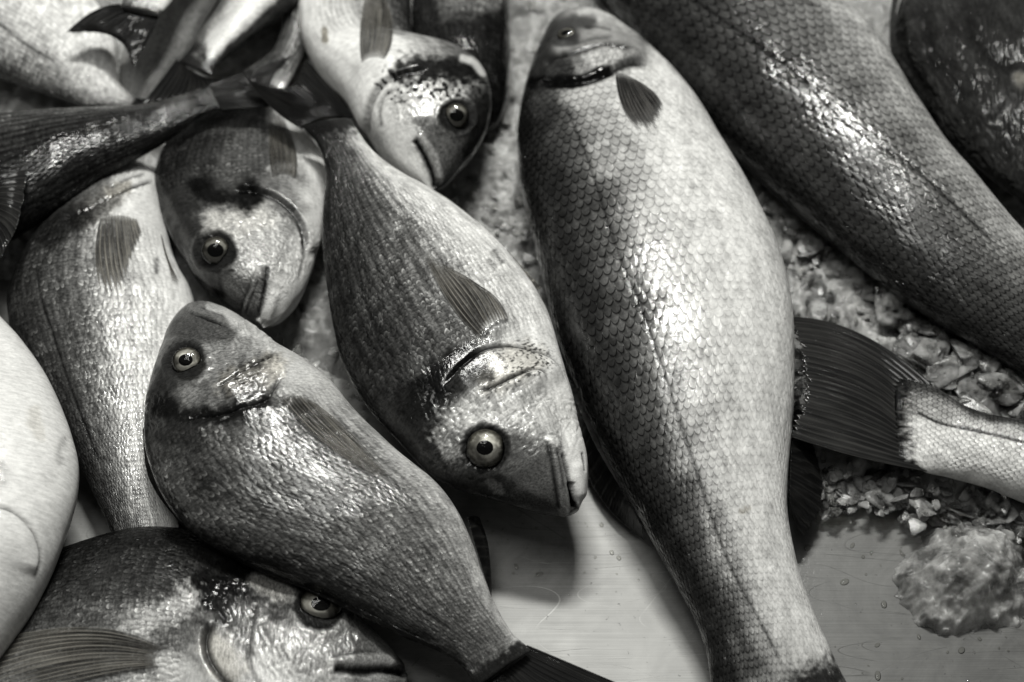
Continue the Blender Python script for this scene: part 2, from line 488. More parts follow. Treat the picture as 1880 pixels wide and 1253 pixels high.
    def blob(s, line, rad, val, k=1.0, soft=.5, nz=.6, nscale=16, sil=None, sca=None, warm=None, along=(1, 1)):
        i = s._m(line, rad)
        if not len(i): return
        d, sd, t = seg_dist(s.px[i], line)
        d = d / rad + (fbm(s.px[i, 0] / nscale * along[0], s.px[i, 1] / nscale * along[1], s.seed + 3, 5) - .5) * 2 * nz
        m = k * (1 - smooth(1 - soft, 1 + soft, d))
        s.alb[i] = s.alb[i] * (1 - m) + val * m
        if sil is not None: s.sil[i] = s.sil[i] * (1 - m) + sil * m
        if sca is not None: s.sca[i] = s.sca[i] * (1 - m) + sca * m
        if warm is not None: s.warm[i] = np.maximum(s.warm[i], warm * m)
    def speck(s, line, rad, val, dens=.5, size=5):
        i = s._m(line, rad)
        if not len(i): return
        d, sd, t = seg_dist(s.px[i], line)
        n = vnoise(s.px[i, 0] / size, s.px[i, 1] / size, s.seed + 9)
        m = smooth(1 - dens, 1 - dens + .12, n) * (1 - smooth(.6, 1.1, d / rad))
        s.alb[i] = s.alb[i] * (1 - m) + val * m
    def stripes(s, n, amt, s0=.25, s1=1, v0=-.7, v1=1):
        v = s.v0.ravel()
        k = .5 + .5 * np.cos((v * n + .35 * fbm(s.X * .25, s.Y * .4, s.seed + 2)) * 2 * np.pi)
        w = smooth(s0, s0 + .1, s.s.ravel()) * (1 - smooth(s1 - .1, s1, s.s.ravel())) * smooth(v0, v0 + .2, v) * (1 - smooth(v1 - .15, v1, v))
        s.alb *= 1 - amt * w * k
    def mottle(s, amt, fx=.5, fy=1.0):
        n = fbm(s.X * fx, s.Y * fy, s.seed + 21, 4)
        s.alb *= 1 + amt * (n - .5) * 2
    def lump(s, line, rad, h):
        i = s._m(line, rad)
        if not len(i): return
        d, sd, t = seg_dist(s.px[i], line)
        s.disp[i] += h * np.exp(-(d / rad)**2)

    def rough(s, line, rad, amp=.0005, fx=9):
        i = s._m(line, rad)
        if not len(i): return
        d, sd, t = seg_dist(s.px[i], line)
        m = 1 - smooth(.6, 1.1, d / rad)
        x, y = s.px[i, 0] / fx, s.px[i, 1] / fx
        wx = fbm(x * .4, y * .4, s.seed + 61, 2) * 3
        n = np.abs(fbm(x + wx, y * .7 + wx, s.seed + 60, 3) - .5) * 2
        s.disp[i] -= amp * m * (1 - n) ** 2 * 2
        s.alb[i] *= 1 + m * (n - .35) * .7

    def normals(s):
        P = s.P
        du = np.gradient(P, axis=0)
        dv = np.roll(P, -1, 1) - np.roll(P, 1, 1)
        n = np.cross(dv, du)
        n /= np.linalg.norm(n, axis=2)[..., None] + 1e-12
        c = P.mean(1, keepdims=True)
        if np.sum(n * (P - c)) < 0: n = -n
        return n
    def finish(s):
        s.alb = 1.2 * np.clip(s.alb, .001, 1) ** 1.35
        n = s.normals()
        wr = (fbm(s.X * .12, s.Y * .12, s.seed + 31, 3) - .5) * .0022
        s.P = s.P + n * (s.disp + wr).reshape(s.ns, s.nr)[..., None]
        s.N = s.normals()
        V = s.P.reshape(-1, 3)
        ns, nr = s.ns, s.nr
        i = np.arange(ns - 1)[:, None] * nr; j = np.arange(nr)[None]; j2 = (j + 1) % nr
        F = np.stack([i + j, i + j2, i + nr + j2, i + nr + j], -1).reshape(-1, 4)
        # end caps
        V = np.concatenate([V, s.P[0].mean(0)[None], s.P[-1].mean(0)[None]])
        a, bq = ns * nr, ns * nr + 1
        jj = np.arange(nr); k2 = (jj + 1) % nr
        cap1 = np.stack([np.full(nr, a), k2, jj, jj], -1); cap2 = np.stack([np.full(nr, bq), (ns-1)*nr + jj, (ns-1)*nr + k2, (ns-1)*nr + k2], -1)
        ext = lambda q, f=0: np.r_[q, q[0], q[-1]]
        uv = s.uv.reshape(-1, 2); uv = np.r_[uv, uv[:1], uv[-1:]]
        me_faces = F
        o = new_mesh('body', V, me_faces[:, ::-1], s.mat, s.root, uv,
                     dict(pigment=ext(s.alb), scaliness=ext(s.sca), silver=ext(s.sil), warmth=ext(s.warm)))
        import bmesh
        bm = bmesh.new(); bm.from_mesh(o.data)
        bm.verts.ensure_lookup_table()
        for base, cidx in ((0, a), ((ns-1)*nr, bq)):
            for q in range(nr):
                try: bm.faces.new((bm.verts[cidx], bm.verts[base + q], bm.verts[base + (q+1) % nr])).smooth = True
                except ValueError: pass
        bmesh.ops.recalc_face_normals(bm, faces=bm.faces)
        bm.to_mesh(o.data); bm.free()
        s.body = o
        top = s.topside
        s.tp, s.tpx, s.tn = s.P.reshape(-1, 3)[top], proj(s.P.reshape(-1, 3)[top]), s.N.reshape(-1, 3)[top]
        return s
    def surf(s, p):
        p = np.atleast_2d(np.asarray(p, float))
        out, on = [], []
        dep = (s.tp - CAM) @ FWD
        for q in p:
            d = np.hypot(s.tpx[:, 0] - q[0], s.tpx[:, 1] - q[1])
            k = np.argpartition(d, 12)[:12]
            near = k[dep[k] < dep[k].min() + .012]
            w = 1 / (d[near] + .5)**2; w /= w.sum()
            out.append((s.tp[near] * w[:, None]).sum(0)); nn = (s.tn[near] * w[:, None]).sum(0); on.append(nn / np.linalg.norm(nn))
        return np.array(out), np.array(on)

    # ---- parts
    def eye(s, c, r, pr=.42, tilt=None, sq=(1, 1), ang=0, bulge=.42, poff=(0, 0), mat=None):
        P, Nn = s.surf([c]); P, n = P[0], Nn[0]
        scale = np.linalg.norm(unproj([c], P[2])[0] - unproj([(c[0] + 1, c[1])], P[2])[0])
        R = r * scale
        if tilt is not None: n = n * (1 - tilt) + (CAM - P) / np.linalg.norm(CAM - P) * tilt; n /= np.linalg.norm(n)
        tx = np.cross([0, 1.0, 0], n); tx /= np.linalg.norm(tx); ty = np.cross(n, tx)
        ca, sa = math.cos(ang), math.sin(ang)
        s_sq = sq
        tx, ty = tx * ca + ty * sa, -tx * sa + ty * ca
        def dome(rad, hgt, base, m, nm, parent, off=(0, 0), rings=14, seg=40, psq=(1, 1)):
            sq = (s_sq[0] * psq[0], s_sq[1] * psq[1])
            V, U, F = [], [], []
            for i in range(rings + 1):
                f = i / rings
                for j in range(seg):
                    th = 2 * math.pi * j / seg
                    rr = rad * math.sin(f * math.pi / 2)
                    z = base + hgt * math.cos(f * math.pi / 2)
                    V.append(P + tx * (rr * math.cos(th) * sq[0] + off[0] * R) + ty * (rr * math.sin(th) * sq[1] + off[1] * R) + n * z)
                    U.append((rr / R, th / 6.283))
            for j in range(seg):   # skirt into the head
                th = 2 * math.pi * j / seg
                V.append(P + tx * rad * 1.0 * math.cos(th) * sq[0] + ty * rad * math.sin(th) * sq[1] + n * (base - R * .5)); U.append((1, 0))
            for i in range(rings + 1):
                for j in range(seg):
                    F.append((i*seg+j, (i+1)*seg+j, (i+1)*seg+(j+1) % seg, i*seg+(j+1) % seg))
            return new_mesh(nm, V, F, m, parent, U)
        e = dome(R, R * bulge, 0, mat or M_IRIS, 'eye', s.root)
        dome(R * pr, R * (bulge * (1 - math.cos(math.asin(min(.95, pr)))) + .05), R * (bulge * math.cos(math.asin(min(.95, pr))) + .015), M_PUPIL, 'pupil', e, poff, psq=(1.0, .86))
        dome(R * 1.03, R * (bulge + .14), 0, M_CORNEA, 'cornea', e)
        return e
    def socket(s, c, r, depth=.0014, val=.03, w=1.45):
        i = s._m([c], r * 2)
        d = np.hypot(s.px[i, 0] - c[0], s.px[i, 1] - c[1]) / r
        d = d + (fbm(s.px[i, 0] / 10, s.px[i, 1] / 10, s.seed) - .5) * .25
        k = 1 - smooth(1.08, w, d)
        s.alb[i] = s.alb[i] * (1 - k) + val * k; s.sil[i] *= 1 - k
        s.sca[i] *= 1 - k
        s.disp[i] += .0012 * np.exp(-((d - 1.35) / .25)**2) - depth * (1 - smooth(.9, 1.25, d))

    def fin(s, name, base, tip, mid=None, on=True, z=None, lift=(.0012, .0035), rays=18, mat=None, nu=None, nv=34,
            th=.0009, ragged=.05, rip=.0004, label=None, zmid=None, sub=None):
        nu = nu or rays * 6 + 1
        B, T = resample(base, nu), resample(tip, nu)
        Mi = resample(mid, nu) if mid is not None else (B + T) / 2
        v = np.linspace(0, 1, nv)[None, :, None]
        u = np.linspace(0, 1, nu)
        jag = 1 - ragged * np.abs(vnoise(u * rays * 1.0, u * 0, s.seed + 40)) - ragged * .6 * np.abs(np.sin(u * rays * math.pi))
        vv = v * jag[:, None, None]
        G = B[:, None] * (2*(vv-.5)*(vv-1)) + Mi[:, None] * (-4*vv*(vv-1)) + T[:, None] * (2*vv*(vv-.5))
        vq = vv[..., 0].ravel()
        q = G.reshape(-1, 2)
        uu = np.repeat(u, nv)
        if on:
            cs_, cn = s.surf(resample(q[::1], len(q)) if False else q)
            W = cs_ + cn * 0
            lf = lift[0] + (lift[1] - lift[0]) * vq
            W = unproj(q, cs_[:, 2] + lf)
            n = cn
        else:
            zz = np.interp(vq, [0, .5, 1], [z[0], (z[0] + z[1]) / 2 if zmid is None else zmid, z[1]])
            zz = zz + .0035 * (fbm(uu * 3, vq * 2, s.seed + 50, 2) - .5) * vq * 2
            W = unproj(q, zz); n = np.tile([0, 0, 1.0], (len(q), 1))
        W = W + n * (rip * np.cos(uu * rays * 2 * math.pi) * (1 - .4 * vq))[:, None]
        edge = np.minimum(np.minimum(uu, 1 - uu) * 8, 1)**.5 * np.minimum((1 - vq) * 5, 1)**.5
        tk = th * (.15 + .85 * edge) * (1 - .5 * vq)
        top, bot = W, W - n * tk[:, None]
        V = np.concatenate([top, bot]); UV = np.stack([uu * rays, vq * 6], -1); UV = np.concatenate([UV, UV])
        m = nu * nv
        F = []
        i = np.arange(nu - 1)[:, None] * nv; j = np.arange(nv - 1)[None]
        f = np.stack([i + j, i + nv + j, i + nv + j + 1, i + j + 1], -1).reshape(-1, 4)
        F = [f, f[:, ::-1] + m]
        ring = np.r_[np.arange(nv), np.arange(1, nu) * nv + nv - 1, (nu - 1) * nv + np.arange(nv - 2, -1, -1), np.arange(nu - 2, 0, -1) * nv]
        r2 = np.roll(ring, -1)
        F.append(np.stack([ring, r2, r2 + m, ring + m], -1))
        o = new_mesh(name, V, np.concatenate(F), mat or M_FIN, s.root, UV)
        if label: o['label'] = label
        return o
    def bit(s, name, pairs, dz=0.0, b=.004, mat=None, z=None, ns=60, nr=28, label=None, parent=None):
        """a small rounded piece (jaw bone, lip, flesh) along paired outline points, seated on the fish"""
        pr = np.array([list(p[0]) + list(p[1]) for p in pairs], float)
        D0, V0 = pr[:, :2], pr[:, 2:]
        tt = np.linspace(0, 1, len(pr)); t = np.linspace(0, 1, ns)
        D, V = spline(tt, D0, t), spline(tt, V0, t)
        c = (D + V) / 2
        if z is None:
            zz = s.surf(c)[0][:, 2] + dz
            zz = np.convolve(np.pad(zz, 8, 'edge'), np.ones(17) / 17, 'valid')
        else: zz = np.interp(t, np.linspace(0, 1, len(z)), z)
        Dw, Vw = unproj(D, zz), unproj(V, zz)
        ctr, w = (Dw + Vw) / 2, (Dw - Vw) / 2
        ph = np.linspace(0, 2*np.pi, nr, endpoint=False)
        prof = np.clip(4 * t * (1 - t), 0, 1)**.4
        bz = np.minimum(b, np.linalg.norm(w, axis=1) * .9) * prof
        w = w * np.clip(16 * t * (1 - t), 0, 1)[:, None]**.5
        P = ctr[:, None] + w[:, None] * np.cos(ph)[None, :, None] + np.array([0, 0, 1.0]) * (bz[:, None] * np.sin(ph)[None])[..., None]
        i = np.arange(ns - 1)[:, None] * nr; j = np.arange(nr)[None]; j2 = (j + 1) % nr
        F = np.stack([i + j, i + nr + j, i + nr + j2, i + j2], -1).reshape(-1, 4)
        o = new_mesh(name, P.reshape(-1, 3), F, mat or M_LIP, parent or s.root)
        if label: o['label'] = label
        return o

BG = 'sea breams heaped on the ice'
SG = 'large scaled sea bass on the ice'

# ---- the bream in the middle, head down
f = Fish('sea_bream', 'bream in the middle, head down, open mouth above the bare steel', 'fish', BG,
  [((1040,946),(1062,934)),((1020,944),(1073,910)),((985,936),(1079,882)),((930,920),(1078,842)),((880,906),(1068,795)),((835,893),(1056,740)),
   ((780,862),(1040,680)),((725,805),(1026,635)),((672,745),(1000,560)),((636,680),(960,497)),((613,610),(905,435)),((600,530),(850,388)),
   ((592,450),(795,350)),((594,380),(745,322)),((598,320),(705,296)),((585,270),(672,262)),((556,232),(645,220))],
  [.068, .075, .075, .07, .075, .088], .034, M_BREAM, ns=420, nt=150, s_head=.36, vshift=.02, rows=44, cols=92, seed=2,
  alb=[(-1,.62),(-.5,.58),(-.25,.42),(-.05,.19),(.3,.1),(.7,.06),(1,.025)])
f.stripes(9, .45, .38, 1.0, -.45)
f.mottle(.35)
f.blob([(860,765),(930,748),(1000,768)], 40, .55, .9, nz=.7, sil=.12, sca=.55)                 # bright cheek
f.blob([(815,775),(835,835)], 24, .42, .8, nz=1.1, nscale=9, sca=.4)
f.rough([(850,790),(920,760),(1010,780)], 70, .0006, 10)
f.rough([(800,760),(820,830)], 50, .0006, 8)
f.blob([(930,860),(985,880)], 62, .14, .9, nz=.35, sil=.1)
f.mottle(.12, 2.2, 2.2)                          # snout
f.blob([(900,925),(1000,940)], 26, .06, .9, nz=.3)
f.blob([(820,870),(880,900)], 30, .05, .8, nz=.5)
f.blob([(900,690),(960,665)], 34, .42, .8, nz=.4, warm=.35)                          # gill plate
f.speck([(900,690),(970,665)], 48, .08, .36, 3)
f.blob([(772,742),(805,706),(845,674)], 40, .006, 1, nz=.6, sil=.0, sca=.5)          # black spot on the shoulder
f.blob([(845,700),(885,690)], 20, .06, .8, nz=.9)
f.blob([(770,745),(755,800)], 26, .03, .7, nz=.9)
f.blob([(1050,720),(1066,820)], 30, .6, .8, nz=.2, sil=.05)
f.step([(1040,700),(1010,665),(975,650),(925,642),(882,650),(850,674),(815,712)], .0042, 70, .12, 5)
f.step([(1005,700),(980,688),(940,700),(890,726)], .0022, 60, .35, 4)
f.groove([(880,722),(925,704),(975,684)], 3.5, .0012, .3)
f.ridge([(880,732),(930,712),(985,692)], 9, .0012)
f.groove([(895,435+40),(915,490)], 6, .0004, .6)
f.groove([(905,455),(925,485)], 6, .0003, .35)
f.groove([(650,440),(668,540),(700,640),(748,735)], 2.5, .0004, .45)
f.lump([(975,800)], 40, .002)
f.blob([(556,240),(600,226),(648,222)], 24, .015, .95, nz=1.0, nscale=9, sil=0, sca=.2)
f.blob([(1018,815),(1026,860),(1034,905),(1038,935)], 13, .2, .85, nz=.3, nscale=9, sil=.02)
f.ridge([(1012,812),(1022,860),(1030,900),(1036,940)], 11, .0026)
f.groove([(1004,806),(1012,850),(1020,900),(1026,940)], 3.5, .0018, .2, ends=.06)
f.groove([(1018,815),(1028,860),(1034,900)], 2.5, .0007, .5)
f.blob([(1058,790),(1062,850),(1066,895)], 20, .62, .95, nz=.15, sil=0, sca=0)
f.ridge([(1060,860),(1067,905)], 10, .002)
f.blob([(1049,905),(1053,925),(1057,945)], 4, .004, 1, nz=.2, soft=.3, sil=0)
f.blob([(1054,926),(1058,946)], 6.5, .004, 1, nz=.2, soft=.3, sil=0)
f.blob([(1040,880),(1043,920),(1044,940)], 5, .3, .8, nz=.3)
f.groove([(1032,828),(1041,865),(1047,900)], 3.5, .003, .35, ends=.2)
f.groove([(1046,885),(1051,915),(1056,946)], 5, .006, .05, ends=.08)
f.groove([(1068,830),(1071,850),(1071,868)], 2, .001, .4)
f.blob([(1008,806),(1018,812)], 8, .6, .8, nz=.8, nscale=6)
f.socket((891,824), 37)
f.blob([(905,872),(935,895)], 10, .04, .7, nz=1.0, nscale=7)
f.blob([(900,885),(915,900)], 9, .3, .5, nz=1.0, nscale=7)
f.lump([(905,606),(925,590)], 16, .0028)
f.blob([(896,600),(910,586),(932,582)], 9, .62, .9, nz=.9, nscale=7)
f.groove([(886,622),(900,604),(918,596),(936,594)], 4, .0012, .35)
f.finish()
f.eye((891,824), 36, .43, tilt=.55)
f.fin('pectoral_fin', [(882,622),(893,598),(912,588),(934,588)], [(770,444),(776,452),(794,474),(830,510)], [(818,545),(838,532),(864,520),(898,536)], rays=13, mat=M_FINB, ragged=.14)
f.fin('tail_fin', [(552,236),(580,222),(612,214),(648,216)], [(438,120),(452,140),(540,150),(556,104)], [(490,190),(535,190),(580,180),(606,160)], on=False, z=(.084,.092), rays=20, th=.0025)
f.fin('anal_fin', [(945,482),(985,532)], [(915,455),(985,535)], [(932,462),(993,528)], on=False, z=(.07,.07), rays=5, mat=M_FINB)

# ---- the bream at lower left, head up
f = Fish('sea_bream', 'bream lying diagonally lower left, snout up, tail towards the bottom edge', 'fish', BG,
  [((362,560),(372,559)),((338,571),(396,565)),((316,597),(432,580)),((298,637),(478,610)),((281,690),(520,643)),((268,745),(565,668)),((265,800),(605,700)),
   ((280,870),(645,748)),((310,930),(700,802)),((358,983),(755,850)),((425,1020),(805,893)),((500,1050),(843,945)),((585,1088),(868,1000)),
   ((660,1122),(886,1055)),((730,1165),(905,1105)),((800,1195),(925,1140)),((848,1225),(947,1170)),((876,1262),(975,1195))],
  [.066,.078,.078,.074,.066,.055], .036, M_BREAM, ns=420, nt=150, s_head=.27, vshift=0, rows=42, cols=92, seed=5,
  alb=[(-1,.46),(-.6,.32),(-.3,.22),(0,.19),(.3,.16),(.6,.1),(.85,.05),(1,.02)])
f.mottle(.4)
f.stripes(10, .4, .3, 1.0, -.8)
f.blob([(300,880),(380,945),(470,970),(560,992),(640,1012),(690,1024)], 30, .2, .6, nz=1.1, nscale=7, sil=.6)  # pale silvery band painted in where the glare falls on the flank
f.blob([(340,605),(400,610),(440,605)], 30, .09, .85, nz=.35, sil=.2, sca=0)
f.blob([(300,700),(330,720)], 45, .05, .8, nz=.4)
f.blob([(395,655),(440,640),(470,620)], 24, .32, .8, nz=.5)
f.blob([(430,575),(480,612),(520,645),(570,690)], 20, .52, .85, nz=.3, sil=.1)
f.blob([(400,680),(440,670)], 30, .22, .7, nz=.7)
f.blob([(425,705),(470,690),(500,675)], 24, .2, .8, nz=.9, warm=.5, sil=0)
f.rough([(425,705),(500,675)], 30, .00015, 6)
f.speck([(430,700),(490,680)], 34, .06, .36, 5)
f.blob([(285,740),(340,765),(400,768),(470,748)], 26, .012, .95, nz=.9, sil=.05, sca=.4)
f.blob([(280,790),(360,800)], 24, .05, .8, nz=.9)
f.blob([(345,728)], 22, .3, .6, nz=.8)
f.blob([(520,690),(560,700),(600,720)], 34, .46, .8, nz=.3)
f.blob([(420,815),(560,800)], 28, .2, .5, nz=.4)
f.step([(504,640),(500,655),(470,670),(430,695),(400,715)], .0028, 46, .2, 4)
f.step([(520,690),(508,712),(490,738),(450,752),(400,766),(340,770)], .0036, 60, .2, 5)
f.rough([(380,640),(450,640),(480,700)], 60, .0005, 8)
f.rough([(300,770),(400,790)], 50, .0005, 9)
f.groove([(344,572),(372,581),(398,592),(420,600)], 3, .0018, .15, ends=.2)
f.blob([(352,566),(385,576),(412,590)], 6, .2, .6, nz=.5)
f.groove([(362,562),(394,571),(420,586)], 2.5, .001, .4, ends=.2)
f.blob([(385,562),(415,572),(432,586)], 8, .45, .8, nz=.3)
f.blob([(880,1256),(925,1225),(975,1195)], 26, .02, .95, nz=1.0, nscale=9, sil=0, sca=.2)
f.groove([(330,905),(420,940),(520,985),(620,1030),(700,1080),(790,1130),(860,1175)][1:], 2.5, .0004, .4)
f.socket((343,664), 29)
f.lump([(540,738),(560,732)], 16, .0026)
f.blob([(522,728),(545,722),(572,728)], 9, .5, .8, nz=.9, nscale=7)
f.finish()
f.eye((343,664), 27, .48, tilt=.6)
f.fin('pectoral_fin', [(516,735),(535,728),(556,728),(574,738)], [(712,886),(718,887),(722,888),(728,888)], [(600,818),(616,808),(630,800),(644,796)], rays=10, mat=M_FINB, ragged=.12)
f.fin('tail_fin', [(868,1255),(905,1235),(945,1205),(968,1185)], [(900,1420),(990,1360),(1080,1330),(1240,1300)], [(880,1330),(950,1300),(1015,1265),(1080,1232)], on=False, z=(.05,.042), rays=18, th=.003)
f.fin('dorsal_fin', [(274,770),(282,850),(330,945),(430,1012),(560,1070),(700,1138),(800,1186)], [(261,790),(270,870),(322,952),(428,1026),(562,1084),(702,1150),(806,1194)], None, on=False, z=(.07,.066), rays=24, nv=8, th=.002)
f.fin('anal_fin', [(858,950),(872,1000),(890,1058),(900,1100)], [(882,955),(893,985),(901,1050),(903,1108)], [(874,948),(888,992),(899,1052),(902,1104)], on=False, z=(.058,.04), rays=8)


# ---- bream head left of the middle, head down
f = Fish('sea_bream', 'bream with bright cheek and dark ringed eye, head down between two breams', 'fish', BG,
  [((468,592),(484,602)),((440,574),(510,590)),((400,545),(540,560)),((360,512),(565,515)),((332,470),(580,465)),((308,425),(592,410)),((290,380),(603,365)),
   ((283,340),(605,330)),((292,292),(598,300)),((322,245),(575,260)),((380,200),(545,220)),((440,165),(520,180))],
  [.05,.052,.046,.04,.035], .034, M_BREAM, ns=340, nt=150, s_head=.5, vshift=-.05, rows=38, cols=62, seed=8, belly_scale=.2,
  alb=[(-1,.6),(-.75,.5),(-.5,.24),(-.2,.12),(.3,.07),(.7,.04),(1,.02)], sil=[(-1,.0),(-.5,.2),(0,.25),(1,.1)])
f.mottle(.3)
f.stripes(11, .35, .55, 1.0, -.5)
f.blob([(450,430),(520,450),(470,480)], 46, .46, .85, nz=.8, sil=.12, sca=.35)
f.blob([(390,405),(480,395)], 26, .52, .8, nz=.9, warm=.15)
f.blob([(370,350),(420,345),(455,360)], 27, .012, 1, nz=.8, sil=.05)
f.blob([(335,420),(350,470)], 28, .05, .85, nz=.5)
f.blob([(400,520),(440,550)], 26, .2, .7, nz=.5)
f.blob([(395,500),(400,540)], 12, .015, .9, nz=.6)
f.blob([(555,500),(530,560),(580,420)], 28, .58, .8, nz=.2, sil=.05)
f.blob([(450,270),(420,320)], 30, .18, .6, nz=.4)
f.step([(565,470),(562,430),(545,395),(510,365),(470,350),(420,345)], .0036, 60, .2, 5, flip=True)
f.rough([(440,420),(520,450),(480,500)], 70, .0005, 7)
f.rough([(380,360),(440,360)], 40, .0005, 8)
f.groove([(548,520),(560,470),(552,420),(520,385)], 3, .0008, .55)
f.blob([(486,500),(470,540),(456,585)], 11, .2, .9, nz=.4, nscale=8)
f.ridge([(480,500),(464,540),(450,585)], 9, .0024)
f.groove([(492,488),(486,530),(472,590)], 3.5, .003, .06, ends=.05)
f.groove([(468,495),(450,545),(440,575)], 3, .0009, .5)
f.groove([(476,510),(462,550),(452,580)], 2.5, .0008, .4)
f.blob([(515,520),(495,570),(486,592)], 16, .55, .9, nz=.25, sil=.02)
f.ridge([(503,545),(492,585)], 9, .0022)
f.socket((397,461), 30)
f.lump([(505,322),(540,322)], 16, .0028)
f.blob([(500,318),(520,310),(545,316)], 9, .5, .85, nz=.8, nscale=7)
f.finish()
f.eye((397,461), 26, .58, tilt=.75, mat=M_IRISD)
f.fin('pectoral_fin', [(500,326),(512,320),(528,320),(542,328)], [(500,206),(506,203),(513,207),(520,218)], [(494,262),(508,258),(526,262),(543,276)], rays=13, mat=M_FINB, ragged=.15)
# ---- bream at the top, pale belly to the left
f = Fish('sea_bream', 'bream at the top with a swollen white belly and its mouth ajar, head down', 'fish', BG,
  [((800,350),(790,352)),((822,335),(760,335)),((850,302),(725,308)),((875,268),(695,275)),((895,228),(670,237)),((903,190),(650,203)),((900,158),(632,176)),((882,128),(615,156)),((825,112),(592,132)),((772,98),(572,108)),((757,60),(555,74)),((755,10),(549,34)),((753,-40),(545,0)),((748,-90),(540,-45)),((740,-150),(560,-120)),((720,-220),(600,-200))],
  [.064,.07,.066,.05,.04,.035], .042, M_BREAM, ns=340, nt=150, s_head=.48, vshift=-.22, rows=26, cols=40, seed=11, belly_scale=.08,
  alb=[(-1.3,.66),(-.35,.62),(-.1,.36),(.2,.2),(.6,.06),(1,.03)])
f.mottle(.2)
f.blob([(760,190),(720,230)], 40, .34, .8, nz=.5)
f.blob([(795,250),(830,290),(860,240)], 36, .12, .9, nz=.4, sil=.2)
f.blob([(735,250),(715,210)], 26, .6, .8, nz=.5)
f.blob([(800,150),(830,170),(870,160)], 20, .5, .85, nz=.9)
f.blob([(745,134),(800,124),(865,132)], 22, .012, .95, nz=1.1, nscale=11, soft=.7)
f.speck([(720,160),(800,160),(870,165)], 34, .03, .4, 6)
f.blob([(850,106),(868,112),(886,134)], 7, .6, .9, nz=.3)
f.blob([(880,180),(890,230),(870,280)], 22, .03, .85, nz=.5)
f.blob([(810,195),(850,190)], 10, .45, .8, nz=.5)
f.blob([(596,55),(598,75)], 5, .2, .8, nz=.5, warm=.8)
f.step([(674,262),(672,220),(684,180),(705,152),(740,135),(790,125)], .0032, 50, .45, 5)
f.rough([(760,190),(830,170)], 60, .0004, 7)
f.groove([(700,240),(698,200),(712,170),(740,160)], 4, .0008, .6)
f.ridge([(772,250),(796,285),(806,325)], 8, .0026)
f.blob([(772,252),(794,285),(806,325)], 8, .36, .85, nz=.3)
f.groove([(760,256),(780,292),(793,322),(799,348)], 5, .0045, .04, ends=.05)
f.socket((838,213), 26)
f.lump([(670,120),(700,112)], 18, .0028)
f.blob([(664,120),(690,112),(712,114)], 12, .6, .85, nz=.7, nscale=8)
f.finish()
f.eye((838,213), 23, .58, tilt=.75, mat=M_IRISD)
f.fin('pectoral_fin', [(664,114),(676,106),(692,104),(706,108)], [(676,-34),(684,-40),(692,-34),(700,-18)], [(662,44),(680,38),(702,40),(721,52)], rays=13, mat=M_FINB, ragged=.15)
# ---- dark back beside it
f = Fish('sea_bream', 'nearly black fish back wedged behind the head of the top bream', 'fish', BG,
  [((885,250),(880,250)),((915,222),(840,215)),((932,172),(790,160)),((937,110),(764,110)),((936,50),(757,60)),((934,0),(757,10)),((930,-60),(765,-50)),((922,-120),(790,-110)),((900,-180),(820,-170))],
  [.03,.042,.05,.05,.05,.05], .034, M_BREAM, ns=220, nt=90, s_head=.0, rows=22, cols=28, seed=14,
  alb=[(-1,.035),(-.4,.03),(0,.03),(.5,.02),(1,.015)], sil=[(-1,.0),(1,.0)])
f.mottle(.5)
f.blob([(830,5),(900,-5)], 26, .2, .8, nz=.5)
f.finish()

# ---- left bream, head up, pectoral fin spread
f = Fish('sea_bream', 'silver bream at the left, head up, with a spread fan shaped side fin', 'fish', BG,
  [((248,300),(260,300)),((212,316),(292,330)),((165,350),(302,362)),((110,395),(305,400)),((62,440),(315,450)),((31,495),(328,490)),((14,545),(347,525)),((16,592),(357,560)),
   ((32,645),(354,602)),((60,702),(347,650)),((90,757),(337,710)),((118,807),(327,770)),((145,857),(320,830)),((170,907),(319,880)),((190,947),(322,925)),((208,985),(328,965)),((226,1040),(335,1020))],
  [.035,.042,.042,.04,.036,.03], .034, M_BREAM, ns=380, nt=140, s_head=.2, vshift=-.08, rows=36, cols=88, seed=17,
  alb=[(-1.1,.62),(-.35,.58),(-.15,.42),(.08,.22),(.35,.13),(.7,.06),(1,.025)])
f.mottle(.3)
f.stripes(7, .25, .2, 1.0, -.5)
f.blob([(230,320),(270,318)], 26, .5, .9, nz=.2, sil=.05)
f.blob([(150,395),(200,365)], 22, .12, .8, nz=.8, warm=.2)
f.blob([(205,352),(225,345)], 14, .3, .7, nz=.6, warm=.6)
f.blob([(90,430),(140,400)], 26, .03, .9, nz=.5)
f.blob([(270,370),(280,420)], 40, .55, .7, nz=.2)
f.step([(288,336),(250,346),(210,364),(165,386),(120,405)], .0036, 40, .15, 5)
f.rough([(150,380),(230,340)], 40, .0005, 8)
f.groove([(200,345),(240,325),(270,318)], 3, .001, .5)
f.groove([(66,470),(74,540),(100,625),(140,740),(190,872)], 3, .0006, .18)
f.groove([(287,470),(288,505)], 5, .0003, .45)
f.finish()
f.fin('pectoral_fin', [(184,402),(205,396),(228,396),(250,402)], [(196,566),(214,574),(236,500),(262,430)], [(176,480),(205,485),(232,460),(256,418)], rays=12, mat=M_FINB, ragged=.3)
f.fin('pelvic_fin', [(296,430),(304,470)], [(318,520),(330,520)], None, rays=6, mat=M_FINB)

